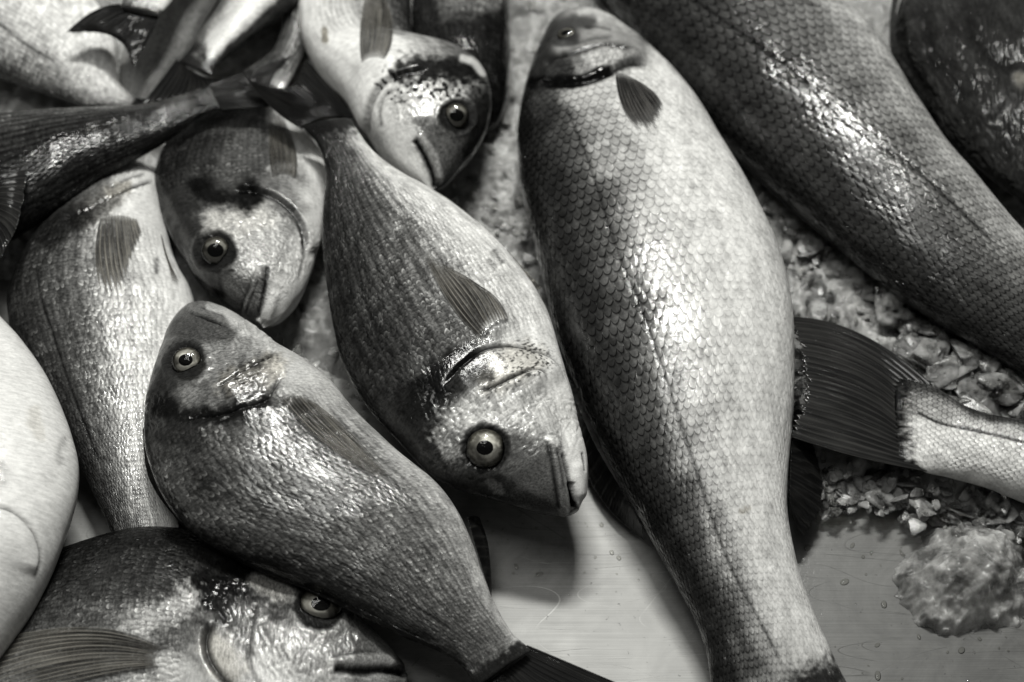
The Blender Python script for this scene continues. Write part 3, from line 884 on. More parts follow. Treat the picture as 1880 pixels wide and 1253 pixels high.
# ---- striped bream from the left edge, tail to the right
f = Fish('sea_bream', 'dark striped bream reaching in from the left edge, tail pointing right across the heap', 'fish', BG,
  [((-330,360),(-330,340)),((-250,450),(-260,260)),((-130,490),(-140,222)),((-40,472),(-50,211)),((30,432),(20,206)),((100,388),(90,201)),((170,340),(160,197)),
   ((235,302),(220,194)),((290,272),(270,189)),((335,240),(310,182)),((370,215),(345,172)),((405,200),(385,156))],
  [.06,.064,.068,.07,.076], .033, M_BREAM, ns=360, nt=130, s_head=.25, rows=30, cols=72, seed=20, vshift=.15,
  alb=[(-1,.45),(-.7,.3),(-.45,.14),(0,.07),(.4,.045),(1,.03)], sil=[(-1,.1),(1,.05)])
f.stripes(10, .6, .2, .95, -.95)
f.blob([(405,205),(385,160)], 34, .012, .95, nz=.8, sil=0)
f.mottle(.4)
f.finish()
f.fin('tail_fin', [(404,202),(398,188),(390,172),(384,156)], [(545,188),(500,176),(500,150),(545,100)], [(470,198),(450,182),(445,160),(448,132)], on=False, z=(.076,.078), rays=18, th=.003)

# ---- fin from the left edge
f = Fish('sea_bream', 'fish mostly beyond the left edge, only its glinting dark tail fin showing', 'fish', BG,
  [((-400,200),(-400,210)),((-330,150),(-320,330)),((-220,200),(-200,420)),((-130,270),(-110,440)),((-70,320),(-55,430)),((-40,345),(-30,420))],
  [.09,.095,.1], .03, M_BREAM, ns=120, nt=60, seed=23)
f.finish()
f.fin('tail_fin', [(-42,345),(-38,372),(-34,396),(-30,420)], [(55,312),(49,345),(34,415),(-30,520)], [(5,322),(8,360),(5,400),(-20,470)], on=False, z=(.098,.1), rays=14, th=.002, rip=.0009, mat=M_FINW)

# ---- heap at the top left
f = Fish('sea_bream', 'light silver bream in the upper left corner tapering to the right under a striped tail', 'fish', BG,
  [((-300,-60),(-290,-80)),((-250,20),(-200,-150)),((-150,80),(-80,-130)),((-50,125),(50,-90)),((20,150),(130,-40)),((80,170),(190,20)),((125,186),(211,75)),((165,197),(214,125)),((205,201),(226,160)),((240,203),(251,181))],
  [.05,.055,.05,.045,.04], .034, M_BREAM, ns=280, nt=110, s_head=.2, rows=32, cols=74, seed=26,
  alb=[(-1,.75),(-.2,.72),(.2,.6),(.55,.42),(.85,.2),(1,.08)], sil=[(-1,0),(1,.1)])
f.mottle(.45, 1.3, .8)
f.groove([(-20,30),(60,90),(110,120)], 4, .0004, .4)
f.finish()
f.fin('tail_fin', [(236,204),(244,192),(252,180)], [(300,240),(300,215),(300,190)], None, on=False, z=(.04,.035), rays=8)

f = Fish('sea_bream', 'fish at the upper left whose black forked tail hangs over a silver flank', 'fish', BG,
  [((420,-330),(410,-330)),((300,-230),(470,-230)),((262,-120),(400,-120)),((243,-55),(345,-55)),((228,-8),(312,5)),((221,14),(290,28))],
  [.07,.085,.095,.1], .028, M_BREAM, ns=160, nt=80, s_head=.2, rows=24, cols=50, seed=29, alb=[(-1,.6),(0,.45),(.7,.25),(1,.15)])
f.mottle(.4)
f.blob([(220,14),(290,28)], 12, .03, .9, nz=1.0, sil=0)
f.finish()
f.fin('tail_fin', [(220,8),(240,14),(266,22),(292,28)], [(120,62),(205,66),(222,78),(242,130)], [(170,22),(212,52),(238,62),(276,66)], on=False, z=(.096,.09), rays=14, th=.003)

f = Fish('sea_bream', 'smooth grey fish between the black forked tail and the slanting fish', 'fish', BG,
  [((500,-330),(490,-330)),((500,-200),(340,-200)),((450,-90),(290,-90)),((395,0),(262,0)),((350,80),(235,70)),((310,140),(218,130)),((275,185),(224,180)),((250,225),(232,225))],
  [.03,.035,.035,.03,.03], .03, M_BREAM, ns=160, nt=80, s_head=.0, scal=.25, seed=32, alb=[(-1,.42),(.5,.4),(1,.3)], sil=[(-1,.0),(1,.05)])
f.mottle(.25)
f.finish()

f = Fish('sea_bream', 'slanting fish at the top with pale shining side and dark tail pointing down left', 'fish', BG,
  [((740,-260),(730,-270)),((660,-140),(570,-240)),((600,-60),(480,-120)),((543,2),(418,-20)),((495,43),(392,28)),((445,83),(367,62)),((408,112),(346,92)),((388,140),(326,115))],
  [.055,.06,.06,.06,.06], .03, M_BREAM, ns=200, nt=90, s_head=.1, scal=.4, seed=35, rows=22,
  alb=[(-1,.1),(-.5,.16),(-.2,.45),(.35,.62),(.6,.4),(.72,.05),(1,.03)], sil=[(-1,0),(1,.05)])
f.blob([(390,142),(330,112)], 40, .02, .95, nz=.7, sil=0)
f.finish()
f.fin('tail_fin', [(388,146),(368,138),(346,126),(324,110)], [(440,150),(372,172),(320,182),(258,196)], [(418,150),(370,155),(332,156),(292,152)], on=False, z=(.061,.06), rays=14, th=.002)

f = Fish('sea_bream', 'small striped flank peeping out left of the white belly at the top', 'fish', BG,
  [((680,-150),(670,-160)),((640,-80),(560,-120)),((600,0),(518,-10)),((572,70),(513,70)),((552,112),(497,100)),((538,140),(470,116)),((520,170),(440,135))],
  [.03,.034,.036,.034,.03], .024, M_BREAM, ns=160, nt=80, s_head=.0, seed=38, rows=12, alb=[(-1,.1),(0,.22),(1,.34)])
f.stripes(5, .7, 0, 1, -1)
f.finish()

# ---- white belly at the left edge
f = Fish('sea_bream', 'smooth white fish belly bulging in from the left edge below the middle', 'fish', BG,
  [((-150,1290),(-140,1295)),((-220,1230),(-40,1235)),((-260,1150),(40,1140)),((-280,1070),(88,1058)),((-290,990),(118,988)),((-290,910),(142,910)),((-280,840),(144,845)),
   ((-260,770),(122,770)),((-230,700),(88,692)),((-190,630),(42,625)),((-150,570),(-5,575)),((-110,500),(-40,510))],
  [.06,.07,.072,.07,.06], .05, M_BREAM, ns=260, nt=140, s_head=.4, scal=.25, seed=41, vshift=-.3, belly_scale=.0,
  alb=[(-1.3,.56),(-.5,.6),(0,.5),(.6,.1),(1,.05)], sil=[(-1.3,0),(0,.05),(1,.2)])
f.sca *= .3
f.blob([(60,760),(70,800)], 12, .42, .4, nz=.8, warm=.4)
f.blob([(90,880)], 20, .5, .4, nz=.8)
f.lump([(30,760)], 60, .002)
f.groove([(126,800),(112,830),(118,860)], 8, .001, .8)
f.step([(-20,930),(25,945),(55,975),(70,1020),(62,1060)], .003, 50, .55, 5, flip=True)
f.blob([(-10,870)], 26, .35, .6, nz=.5)
f.blob([(5,1000),(30,1080)], 22, .48, .4, nz=.6)
f.lump([(0,1000)], 40, .003)
f.finish()

# ---- bream along the bottom edge
f = Fish('sea_bream', 'bream cut off by the bottom edge, head to the right, wide dark eye', 'fish', BG,
  [((748,1238),(745,1252)),((732,1205),(722,1300)),((690,1155),(670,1340)),((640,1112),(600,1370)),((580,1072),(530,1390)),((500,1032),(450,1400)),((420,996),(370,1400)),
   ((340,970),(290,1395)),((260,968),(210,1385)),((180,985),(130,1370)),((100,1015),(60,1350)),((30,1062),(0,1330)),((-50,1110),(-60,1300)),((-150,1150),(-150,1260))],
  [.03,.036,.036,.036,.034,.03], .034, M_BREAM, ns=360, nt=150, s_head=.42, vshift=.1, rows=48, cols=86, seed=44,
  alb=[(-1,.6),(-.3,.4),(.0,.2),(.3,.09),(.6,.05),(1,.025)])
f.mottle(.4)
f.blob([(380,1080),(410,1075),(440,1060)], 38, .012, 1, nz=.8, sil=.05, sca=.3)
f.blob([(410,1130),(440,1110)], 24, .03, .9, nz=.7)
f.blob([(400,1190),(420,1230)], 30, .36, .8, nz=.5, warm=.35)
f.blob([(455,1130),(480,1180)], 30, .22, .8, nz=.5)
f.blob([(480,1070),(520,1080)], 22, .35, .7, nz=.7, warm=.25)
f.blob([(530,1180),(600,1170),(580,1220)], 42, .34, .8, nz=.6)
f.blob([(490,1220),(520,1250)], 30, .55, .8, nz=.4)
f.blob([(660,1170),(700,1190)], 34, .16, .85, nz=.4)
f.blob([(250,1150),(300,1130),(345,1100)], 24, .45, .8, nz=1.2, nscale=8)
f.blob([(320,1230),(340,1250)], 30, .6, .8, nz=.4)
f.step([(388,1140),(374,1175),(382,1215),(405,1248),(440,1280)], .0038, 60, .12, 6, flip=True)
f.groove([(470,1100),(462,1150),(460,1230),(480,1265)], 4, .0007, .65)
f.ridge([(615,1212),(660,1208),(712,1210),(738,1222)], 9, .0012)
f.blob([(612,1214),(660,1210),(715,1212)], 10, .3, .85, nz=.4)
f.groove([(606,1206),(650,1197),(700,1198)], 3, .0006, .6)
f.groove([(612,1226),(660,1232),(715,1230),(748,1240)], 7, .005, .05, ends=.05)
f.blob([(610,1218)], 9, .5, .8, nz=.4)
f.rough([(480,1130),(540,1190),(620,1170)], 80, .0004, 8)
f.rough([(380,1080),(430,1110)], 50, .0005, 9)
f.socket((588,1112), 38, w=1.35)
f.finish()
f.eye((588,1113), 37, .45, sq=(1.05, .95), tilt=.6, mat=M_IRISD)
f.fin('pectoral_fin', [(300,1192),(288,1200),(284,1212),(290,1226)], [(-60,1190),(-60,1220),(-40,1260),(10,1290)], [(150,1152),(130,1185),(130,1220),(160,1250)], rays=14, mat=M_FINB)
# ---- sea bass
PB = np.array([.25,.5,.8,1.0,1.0,.85,.58,.4,.14])
BA = [(-1,.58),(-.6,.57),(-.2,.53),(.05,.44),(.2,.3),(.36,.12),(.6,.045),(1,.018)]
BS = [(-1,.0),(-.4,.02),(0,.06),(.4,.15),(1,.1)]
f = Fish('sea_bass', 'biggest sea bass lying head up right of the centre, white belly to the right', 'fish', SG,
  [((1052,32),(1064,31)),((1030,37),(1090,36)),((1008,53),(1125,52)),((990,88),(1165,80)),((972,130),(1210,118)),((959,180),(1250,160)),((950,240),(1290,212)),((952,310),(1332,280)),
   ((963,380),(1372,346)),((982,455),(1408,415)),((1002,535),(1437,485)),((1024,620),(1454,560)),((1056,705),(1459,640)),((1090,785),(1459,720)),((1124,855),(1453,800)),
   ((1160,925),(1448,880)),((1195,990),(1448,945)),((1232,1055),(1461,1022)),((1266,1120),(1484,1098)),((1290,1180),(1508,1158)),((1303,1240),(1536,1216)),((1310,1300),(1565,1275)),((1330,1350),(1590,1330))],
  [.05,.06,.062,.06,.05,.038,.026], .062, M_BASS, ns=520, nt=190, s_head=.115, vshift=0, rows=34, cols=106, prof=PB, alb=BA, sil=BS, seed=50, belly_scale=.42, ramp=(-.6, .3))
f.mottle(.2)
f.mottle(.22, 2.4, 2.4)
f.blob([(1050,60),(1110,75),(1160,95)], 36, .24, .85, nz=.5)
f.blob([(1060,160),(1120,160)], 34, .5, .6, nz=.3)
f.blob([(985,125),(1010,130),(1040,132)], 18, .05, .9, nz=.8)
f.blob([(1085,112),(1130,105)], 14, .45, .8, nz=.7)
f.blob([(1030,95),(1070,90),(1110,80)], 12, .35, .8, nz=.4)
f.blob([(1020,50),(1050,42),(1085,40)], 14, .07, .9, nz=.5)
f.blob([(1100,55),(1140,72),(1160,90)], 14, .32, .7, nz=.4)
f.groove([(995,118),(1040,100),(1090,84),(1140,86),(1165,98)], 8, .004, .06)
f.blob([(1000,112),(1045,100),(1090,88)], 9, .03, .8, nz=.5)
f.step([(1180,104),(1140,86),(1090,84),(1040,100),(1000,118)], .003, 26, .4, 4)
f.groove([(1012,84),(1050,80),(1090,70),(1130,66)], 4, .0012, .5)
f.groove([(1070,50),(1100,48),(1126,56)], 3, .001, .5)
f.blob([(1010,72),(1030,66),(1052,70)], 10, .03, .9, nz=.5)
f.rough([(1050,130),(1130,110)], 30, .0006, 7)
f.step([(985,152),(1040,152),(1080,146),(1110,134),(1140,118),(1190,112)], .0035, 40, .1, 6)
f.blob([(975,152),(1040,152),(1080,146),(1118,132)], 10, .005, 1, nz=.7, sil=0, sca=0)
f.groove([(1034,185),(1078,290),(1130,450),(1190,600),(1230,720),(1270,840),(1310,960),(1350,1060),(1400,1150),(1440,1230)], 3, .0005, .4, ends=.03)
f.blob([(1480,1262),(1545,1240)], 38, .02, .95, nz=.7, nscale=7, soft=.8, sil=.02, sca=.4)
f.blob([(1360,940),(1374,934)], 4, .32, .6, nz=1.2, nscale=5, warm=.6)
f.blob([(1020,60),(1045,66)], 18, .05, .7, nz=.4)
f.finish()
f.eye((1040,63), 17, .6, sq=(1, .75), bulge=.3, tilt=.4, mat=M_IRISD)
f.fin('pectoral_fin', [(1130,133),(1140,134),(1152,138),(1166,146)], [(1176,240),(1190,250),(1208,240),(1220,206)], [(1142,192),(1164,192),(1188,186),(1204,174)], rays=11, ragged=.22, mat=fin_mat('grey_fin', (.006, .0058, .0055), (.11, .106, .1), clear=.45))
f.fin('dorsal_fin', [(1058,740),(1092,815),(1135,890),(1178,965)], [(1052,760),(1075,868),(1130,950),(1186,992)], [(1056,752),(1082,842),(1128,918),(1180,980)], on=False, z=(.04,.012), rays=12, th=.003)
f.fin('anal_fin', [(1458,740),(1454,800),(1450,870),(1450,935)], [(1468,735),(1500,838),(1515,930),(1478,988)], [(1464,735),(1482,818),(1488,905),(1462,965)], on=False, z=(.045,.02), rays=14, ragged=.12, th=.0015)
f.fin('pelvic_fin', [(1272,196),(1290,214)], [(1284,206),(1286,210)], [(1286,196),(1294,214)], on=False, z=(.07,.065), rays=4, mat=M_LIP)
f.fin('tail_fin', [(1325,1300),(1400,1290),(1480,1270),(1550,1245)], [(1340,1560),(1440,1470),(1560,1440),(1760,1420)], [(1330,1420),(1430,1370),(1530,1330),(1610,1310)], on=False, z=(.024,.016), rays=18, th=.003)

f = Fish('sea_bass', 'sea bass running from top to right edge, wet glare along its dark back', 'fish', SG,
  [((1040,-330),(1050,-340)),((1020,-250),(1180,-330)),((1030,-170),(1290,-240)),((1060,-90),(1390,-110)),((1110,-15),(1470,-25)),((1170,60),(1550,32)),((1235,140),(1615,85)),((1305,225),(1655,145)),
   ((1380,300),(1700,215)),((1455,372),(1750,282)),((1535,445),(1805,340)),((1615,512),(1860,405)),((1700,575),(1920,470)),((1790,630),(1985,540)),((1870,680),(2050,600)),((1950,740),(2100,670))],
  [.055,.06,.06,.06,.058,.05], .06, M_BASS, ns=480, nt=170, s_head=.1, rows=31, cols=102, prof=PB, vshift=.2, roll=-.006, seed=53,
  alb=[(-1,.56),(-.4,.44),(-.15,.3),(.1,.17),(.4,.085),(1,.035)], sil=[(-1,.0),(-.5,.1),(0,.25),(.5,.2),(1,.1)])
f.mottle(.25)
f.groove([(1240,-30),(1310,25),(1390,80),(1470,140),(1540,210),(1610,265),(1680,310),(1740,365),(1830,450)], 4, .0005, .25, ends=.03)
f.finish()
f.fin('dorsal_fin', [(1340,262),(1440,355),(1560,462),(1690,565)], [(1330,272),(1425,350),(1560,440),(1725,565)], [(1332,268),(1428,362),(1552,462),(1712,572)], on=False, z=(.045,.03), rays=14, th=.003)

f = Fish('sea_bass', 'sea bass at the right edge showing only its pale tail end and black fin', 'fish', SG,
  [((2500,1150),(2500,1160)),((2400,900),(2380,1250)),((2200,800),(2150,1120)),((2030,776),(2000,985)),((1940,770),(1920,938)),((1880,768),(1860,914)),((1820,763),(1800,893)),((1765,744),(1745,879)),((1715,712),(1703,868)),((1674,699),(1676,853)),((1640,692),(1646,846))],
  [.05,.045,.042,.04,.04], .045, M_BASS, ns=260, nt=130, s_head=.1, rows=19, cols=90, prof=np.array([.25,.5,.8,1,1,.85,.65,.46,.03]), seed=56,
  alb=[(-1,.6),(-.4,.6),(.1,.45),(.35,.3),(.7,.1),(1,.05)], sil=BS)
f.mottle(.35)
f.groove([(1680,755),(1720,775),(1790,790),(1880,812),(1960,830)], 3, .0006, .15, ends=.03)
f.blob([(1632,690),(1628,780),(1638,850)], 40, .006, 1, nz=.6, nscale=6, soft=.5, sil=0, sca=.3, along=(.5,1.3))
f.blob([(1740,715),(1800,752),(1880,768)], 14, .04, .85, nz=.5)
f.finish()
f.fin('tail_fin', [(1712,708),(1662,745),(1662,800),(1702,866)], [(1436,583),(1462,650),(1468,725),(1438,798)], [(1572,610),(1580,695),(1580,768),(1568,838)], on=False, z=(.0405,.046), rays=22, th=.004, rip=.0007, nv=60, mat=M_FINW)

f = Fish('flatfish', 'black glossy wrinkled fish with a pale round eye in the upper right corner', 'fish', None,
  [((1638,62),(1640,45)),((1646,120),(1648,5)),((1676,172),(1670,-50)),((1730,240),(1720,-110)),((1800,306),(1800,-160)),((1880,366),(1890,-190)),((1980,400),(2000,-190)),((2080,400),(2100,-160)),((2180,330),(2200,-60)),((2250,250),(2280,80))],
  [.055,.07,.075,.075,.07], .045, M_DARK, ns=320, nt=150, s_head=0, scal=.15, rows=30, cols=40, seed=59, prof=np.array([.3,.5,.7,.9,1,1,.9,.6,.3]),
  alb=[(-1,.06),(0,.05),(1,.04)], sil=[(-1,0),(1,0)])
f.mottle(.5, .6, .6)
f.groove([(1700,-10),(1704,60),(1730,130),(1790,190)], 14, .0018, .6)
f.groove([(1770,-10),(1785,60),(1830,110),(1880,125)], 14, .0018, .6)
f.groove([(1655,-5),(1652,60),(1668,120),(1720,190)], 9, .002, .5)
f.rough([(1700,60),(1800,150),(1850,280)], 190, .0009, 10)
f.ridge([(1800,215),(1840,170),(1890,150)], 22, .002)
f.lump([(1870,60)], 40, .004)
f.lump([(1866,150)], 22, .005)
f.blob([(1872,150)], 15, .22, .9, nz=.4, warm=.6)
f.finish()
f.fin('fin_fringe', [(1652,-20),(1644,40),(1648,95),(1668,150)], [(1640,-20),(1633,40),(1636,100),(1658,158)], None, on=False, z=(.068,.055), rays=14, th=.003)

# ------------------------------------------------------------------ tray and ice
def steel():
    N = NT('brushed_steel')
    tc = N.n('ShaderNodeTexCoord'); ob = tc.outputs['Object']
    br = N.noise(N.mapping(ob, (10, 1500, 1)), 1.0, 3, .7)
    br2 = N.noise(N.mapping(ob, (4, 420, 1), (0, 0, math.radians(1.5))), 1.0, 3, .6)
    dirt = N.noise(ob, 22, 7, .7, .8)
    stain = N.noise(ob, 7, 4, .6, 1.2)
    spots = N.noise(ob, 190, 3, .6)
    def scr(ang, sx, sy, th, off):
        n = N.noise(N.mapping(ob, (sx, sy, 1), (0, 0, math.radians(ang)), (off, off, 0)), 1.0, 0, .5)
        return N.mapr(N.math('ABSOLUTE', N.math('SUBTRACT', n, .5)), 0, th, 1, 0)
    s1 = scr(8, 4, 30, .0026, 3); s2 = scr(74, 6, 30, .0034, 9); s3 = scr(-17, 6, 40, .0028, 21); s4 = scr(104, 8, 26, .0034, 37)
    gate = N.mapr(N.noise(ob, 16, 3), .45, .6, 0, 1)
    gate2 = N.mapr(N.noise(N.mapping(ob, (1, 1, 1), (0, 0, 0), (5, 5, 0)), 16, 3), .45, .6, 0, 1)
    scratch = N.math('MAXIMUM', N.math('MULTIPLY', N.math('MAXIMUM', s1, s3), gate), N.math('MULTIPLY', N.math('MAXIMUM', s2, s4), gate2))
    a = N.mapr(br, .3, .7, .23, .3)
    a = N.math('MULTIPLY', a, N.mapr(br2, .3, .7, .97, 1.03))
    a = N.math('MULTIPLY', a, N.mapr(dirt, .35, .65, .7, 1.14))
    a = N.math('MULTIPLY', a, N.mapr(stain, .4, .6, .85, 1.1))
    a = N.math('MULTIPLY', a, N.math('SUBTRACT', 1.0, N.math('MULTIPLY', scratch, N.mapr(stain, .45, .55, -.6, .4))))
    a = N.math('MULTIPLY', a, N.mapr(spots, .66, .73, 1, .5))
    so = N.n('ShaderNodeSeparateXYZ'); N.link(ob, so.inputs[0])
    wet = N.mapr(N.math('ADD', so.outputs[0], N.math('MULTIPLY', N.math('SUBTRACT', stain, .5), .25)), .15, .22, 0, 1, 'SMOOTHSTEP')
    a = N.math('MULTIPLY', a, N.mapr(wet, 0, 1, 1, .42))  # right side darkened in colour for weaker lamp reflection, besides its wet film
    H = N.math('ADD', N.math('MULTIPLY', br, .4), N.math('ADD', N.math('MULTIPLY', br2, .3), N.math('MULTIPLY', scratch, -.5)))
    b = N.bump(H, .00012, 1.0)
    N.bsdf(Base_Color=N.grey(a, (1, 1, .975)), Metallic=.5, Roughness=N.mapr(dirt, .3, .7, .5, .64), Specular_IOR_Level=.3, Normal=b,
           Coat_Weight=N.math('MULTIPLY', wet, .5), Coat_Roughness=.15, Coat_Normal=N.bump(dirt, .0006))
    return N.m

def ice(name, base, trans, rough, bd=.0012, sss=1.0):
    N = NT(name)
    tc = N.n('ShaderNodeTexCoord'); ob = tc.outputs['Object']
    n = N.noise(ob, 110, 5, .65); n2 = N.noise(ob, 520, 3, .6); n3 = N.noise(ob, 45, 4, .6)
    a = N.math('MULTIPLY', base, N.mapr(n, .3, .7, .75, 1.2))
    H = N.math('ADD', n, N.math('MULTIPLY', n2, .35))
    N.bsdf(Base_Color=N.grey(a, (1, 1, .98)), Roughness=rough, IOR=1.31, Transmission_Weight=N.mapr(n3, .38, .62, max(0, trans - .2), min(1, trans + .2)),
           Subsurface_Weight=sss, Subsurface_Radius=(1, 1, 1), Subsurface_Scale=.008, Specular_IOR_Level=.5, Normal=N.bump(H, bd))
    return N.m
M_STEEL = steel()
M_ICE = ice('wet_ice', .82, .86, .16, .0005, .6)
M_LUMP = ice('cloudy_ice', .62, .68, .22, .0003)
M_BED = ice('packed_ice', .36, .3, .16, .001)

def grid(x0, x1, y0, y1, nx, ny, fz):
    X, Y = np.meshgrid(np.linspace(x0, x1, nx), np.linspace(y0, y1, ny), indexing='ij')
    V = np.stack([X, Y, fz(X, Y)], -1).reshape(-1, 3)
    i = np.arange(nx - 1)[:, None] * ny; j = np.arange(ny - 1)[None]
    F = np.stack([i + j, i + ny + j, i + ny + j + 1, i + j + 1], -1).reshape(-1, 4)
    return V, F
V, F = grid(-.9, .9, -.7, 1.0, 60, 60, lambda x, y: 0 * x)
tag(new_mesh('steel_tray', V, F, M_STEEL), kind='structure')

ICE_EDGE = np.array([(-400, 500), (300, 560), (560, 700), (800, 800), (1000, 860), (1440, 905), (1520, 935), (1600, 925), (1680, 955), (1780, 985), (1900, 1010), (2300, 1040)], float)
def bedz(x, y):
    p = proj(np.stack([x, y, 0 * x], -1).reshape(-1, 3)).reshape(*x.shape, 2)
    e = np.interp(p[..., 0], ICE_EDGE[:, 0], ICE_EDGE[:, 1])
    d = (e - p[..., 1]) + (fbm(x * 40, y * 40, 4) - .5) * 70
    m = smooth(0, 90, d)
    lum = fbm(x * 34, y * 34, 1, 5); cell = np.abs(fbm(x * 60, y * 60, 2, 3) - .5) * 2
    return m * (.003 + .022 * lum + .009 * cell + .006 * fbm(x * 200, y * 200, 8, 3)) - .003
V, F = grid(-.8, .8, -.45, 1.0, 760, 700, bedz)
bedV, bedF = V, F

def flake(seed, flat, elong, nu=44, nv=18, caps=16):
    rg = np.random.default_rng(seed)
    th = np.linspace(0, 2*np.pi, nu, endpoint=False)[:, None]; ph = np.linspace(.05, np.pi - .05, nv)[None]
    X, Y, Z = np.sin(ph) * np.cos(th), np.sin(ph) * np.sin(th), np.cos(ph) + 0 * th
    r = 1 + .5 * (fbm(X * 1.4 + Z + 9, Y * 1.4 - Z * .7 + 9, seed, 3) - .5)
    for k in range(caps):
        q = rg.normal(size=3)
        if k % 3: q[2] *= .12
        q /= np.linalg.norm(q)
        h = X * q[0] + Y * q[1] + Z * q[2]
        cap = .38 + .5 * rg.random()
        r = np.where(h * r > cap, cap / np.maximum(h, .05), r)
    P = np.stack([X * r * elong, Y * r, Z * r * flat], -1).reshape(-1, 3)
    i = np.arange(nu)[:, None]; i2 = (i + 1) % nu; j = np.arange(nv - 1)[None]
    F = np.stack([i*nv + j, i*nv + j + 1, i2*nv + j + 1, i2*nv + j], -1).reshape(-1, 4)
    return P, F
lib = [flake(100 + k, random.choice([.08, .12, .18, .3]), random.choice([1.1, 1.4, 1.9])) for k in range(30)]
AV, AF, off = [], [], 0
def put(px, py, z, r):
    global off
    V, F = lib[random.randrange(len(lib))]
    a = random.random() * 6.28; tl = random.gauss(0, .6)
    ca, sa, ct, st = math.cos(a), math.sin(a), math.cos(tl), math.sin(tl)
    R = np.array([[ca, -sa, 0], [sa, ca, 0], [0, 0, 1]]) @ np.array([[1, 0, 0], [0, ct, -st], [0, st, ct]])
    c = unproj([(px, py)], z)[0]
    AV.append(V * r @ R.T + c); AF.append(F + off); off += len(V)
def inside(px, py):
    return py < np.interp(px, ICE_EDGE[:, 0], ICE_EDGE[:, 1]) + 15
for k in range(1100):
    px, py = random.uniform(1440, 1900), random.uniform(330, 1000)
    if not inside(px, py): continue
    put(px, py, random.uniform(.008, .022), random.choice([.0025, .0035, .005, .005, .011]) * random.uniform(.7, 1.3))
for k in range(170):
    px, py = random.uniform(1655, 1900), random.uniform(590, 770)
    put(px, py, random.uniform(.015, .034), random.uniform(.01, .02))
for k in range(130):
    px = random.uniform(1500, 1900); py = np.interp(px, ICE_EDGE[:, 0], ICE_EDGE[:, 1]) + random.gauss(-25, 25)
    put(px, py, random.uniform(.003, .014), random.uniform(.003, .009))
for k in range(500):
    px, py = random.uniform(860, 1640), random.uniform(-60, 500)
    put(px, py, random.uniform(.012, .024), random.uniform(.0025, .006))
for k in range(150):
    px, py = random.uniform(500, 1000), random.uniform(330, 760)
    put(px, py, random.uniform(.01, .02), random.uniform(.0025, .007))
ice_v = np.concatenate(AV); ice_f = np.concatenate(AF)
tag(new_mesh('packed_ice', bedV, bedF, M_BED), kind='structure')
tag(new_mesh('crushed_ice', ice_v, ice_f, M_ICE), 'loose crushed ice heaped between the sea bass at the right', 'ice', kind='stuff')

CH = [((1655, 570), .026, .030, 'wide glassy ice slab just under the belly edge of the upper sea bass'),
      ((1712, 650), .034, .021, 'tall pale ice shard standing above the black tail fin'),
      ((1775, 648), .034, .014, 'rounded clear ice piece right of the tall pale shard'),
      ((1838, 640), .040, .015, 'clear tilted ice flake uppermost of the pile at the right edge'),
      ((1500, 575), .020, .016, 'flat grey ice piece beside the white belly above the black tail fin'),
      ((1850, 715), .032, .016, 'long ice splinter leaning at the right edge above the pale tail'),
      ((1690, 925), .014, .012, 'angular ice chip lying below the pale tail of the sea bass'),
      ((1610, 905), .014, .010, 'narrow ice chip by the steel below the black tail fin'),
      ((1830, 925), .018, .014, 'smooth ice chip between the pale tail and the big melting lump')]
for k, (p, z, r, lab) in enumerate(CH):
    V, F = flake(300 + k, .38, 1.3, 64, 36, 16)
    an = k * 1.3; V = V @ np.array([[math.cos(an), math.sin(an), 0], [-math.sin(an), math.cos(an), .35], [0, -.3, 1]]) * r + unproj([p], z)[0]
    tag(new_mesh('ice_chunk', V, F, M_ICE), lab, 'ice chunk', 'larger pieces of broken ice')

def lump_mesh(px, rx, ry, rz, seed):
    """a melting mound of ice: ragged footprint, thin clear rim, cloudy humps"""
    c = unproj([px], 0)[0]
    n = 190
    u = np.linspace(-1.45, 1.45, n)
    X, Y = np.meshgrid(u, u, indexing='ij')
    wx = X + .22 * (fbm(X * 2 + 20, Y * 2 + 20, seed + 1, 3) - .5); wy = Y + .22 * (fbm(X * 2 + 60, Y * 2 + 60, seed + 2, 3) - .5)
    rho = np.hypot(wx, wy) + .5 * (fbm(X * 1.5 + 9, Y * 1.5 + 9, seed, 4) - .5) + .16 * (fbm(X * 8 + 9, Y * 8 + 9, seed + 3, 3) - .5)
    e = np.clip(1 - rho, 0, 1)
    plates = np.floor(fbm(X * 1.3 + 30, Y * 1.3 + 30, seed + 6, 2) * 7 + .25 * X) / 7          # overlapping sheets
    hump = fbm(X * 1.5 + 20, Y * 1.5 + 20, seed + 5, 3)
    Z = smooth(0, .18, e) * .28 + smooth(0, .8, e) * (.35 + .55 * hump + .5 * plates) + .018 * (fbm(X * 12 + 40, Y * 12 + 40, seed + 7, 3) - .5) * smooth(0, .2, e)
    top = np.stack([X * rx + c[0], Y * ry + c[1], -.002 + Z * rz + .0022 * (e > 0)], -1)
    V = top.reshape(-1, 3)
    i = np.arange(n - 1)[:, None] * n; j = np.arange(n - 1)[None]
    F = np.stack([i + j, i + n + j, i + n + j + 1, i + j + 1], -1).reshape(-1, 4)
    keep = (e.ravel()[F] > 0).any(1); F = F[keep]
    base = V.copy(); base[:, 2] = -.004
    return np.concatenate([V, base]), np.concatenate([F, F[:, ::-1] + len(V)])
V, F = lump_mesh((1775, 1062), .047, .044, .034, 3)
tag(new_mesh('ice_chunk', V, F, M_LUMP), 'big melting lump of cloudy ice on the steel near the lower right corner', 'ice chunk', 'larger pieces of broken ice')
V, F = lump_mesh((1875, 1085), .02, .022, .02, 6)
tag(new_mesh('ice_chunk', V, F, M_LUMP), 'smaller cloudy ice piece at the right edge touching the big melting lump', 'ice chunk', 'larger pieces of broken ice')

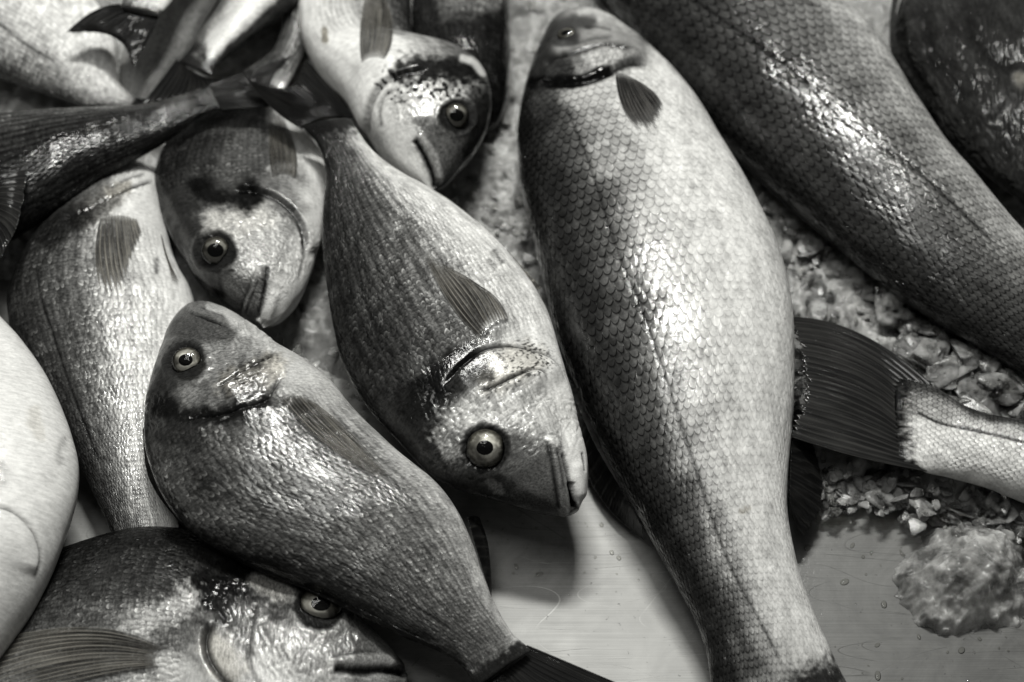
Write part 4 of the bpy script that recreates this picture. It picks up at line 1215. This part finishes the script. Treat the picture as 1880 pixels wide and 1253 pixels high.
# water drops and specks on the steel
M_WATER = clear_film('water', .9)
DV, DF, off = [], [], 0
def drop(px, py, r):
    global off
    c = unproj([(px, py)], .0002)[0]
    n = 14; V = []
    el = random.uniform(.8, 1.7); an = random.random() * 3
    for i in range(6):
        q = i / 5 * math.pi / 2
        for j in range(n):
            t = 2 * math.pi * j / n
            rr = r * math.cos(q) * (1 + .15 * math.sin(2 * t + an))
            x, y = rr * math.cos(t) * el, rr * math.sin(t)
            V.append((c[0] + x * math.cos(an) - y * math.sin(an), c[1] + x * math.sin(an) + y * math.cos(an), c[2] + r * .45 * math.sin(q)))
    for i in range(5):
        for j in range(n):
            DF.append((off + i*n + j, off + i*n + (j+1) % n, off + (i+1)*n + (j+1) % n, off + (i+1)*n + j))
    DV.extend(V); off += len(V)
for k in range(34):
    px, py = random.uniform(870, 1260), 960 + abs(random.gauss(0, 70))
    drop(px, py, random.choice([.0005, .0007, .001, .0018]))
for k in range(45):
    drop(random.uniform(1480, 1880), random.uniform(960, 1253), random.choice([.0006, .001, .0015, .0024]))
tag(new_mesh('water_drops', DV, DF, M_WATER), 'small water drops scattered over the bare steel', 'water', kind='stuff')

# ------------------------------------------------------------------ light
W = bpy.data.worlds.new("World"); S.world = W; W.use_nodes = True
bg = W.node_tree.nodes['Background']
bg.inputs[0].default_value = (1, 1, .96, 1); bg.inputs[1].default_value = .12

def lamp(name, loc, target, size, power, sy=None, col=(1, .998, .955)):
    l = bpy.data.lights.new(name, 'AREA'); l.energy = power; l.color = col
    l.shape = 'RECTANGLE' if sy else 'SQUARE'; l.size = size
    if sy: l.size_y = sy
    o = bpy.data.objects.new(name, l); COL.objects.link(o); o.location = loc
    d = Vector(target) - Vector(loc)
    o.rotation_euler = d.to_track_quat('-Z', 'Y').to_euler()
    return o
lamp('market_lamp', (.0, .62, 1.6), (0, 0, .03), .46, 34, .12)
lamp('fill_lamp', (-.3, .1, 1.9), (0, 0, 0), .9, 11, .5)  # unseen soft fill, added to lighten the shadows beside the fish

S.view_settings.view_transform = 'Standard'
S.view_settings.look = 'None'
S.view_settings.exposure = 0
S.view_settings.gamma = 1
S.render.engine = 'CYCLES'
S.cycles.max_bounces = 14
S.cycles.transmission_bounces = 14
S.cycles.use_denoising = True
S.cycles.caustics_reflective = False
S.cycles.caustics_refractive = False
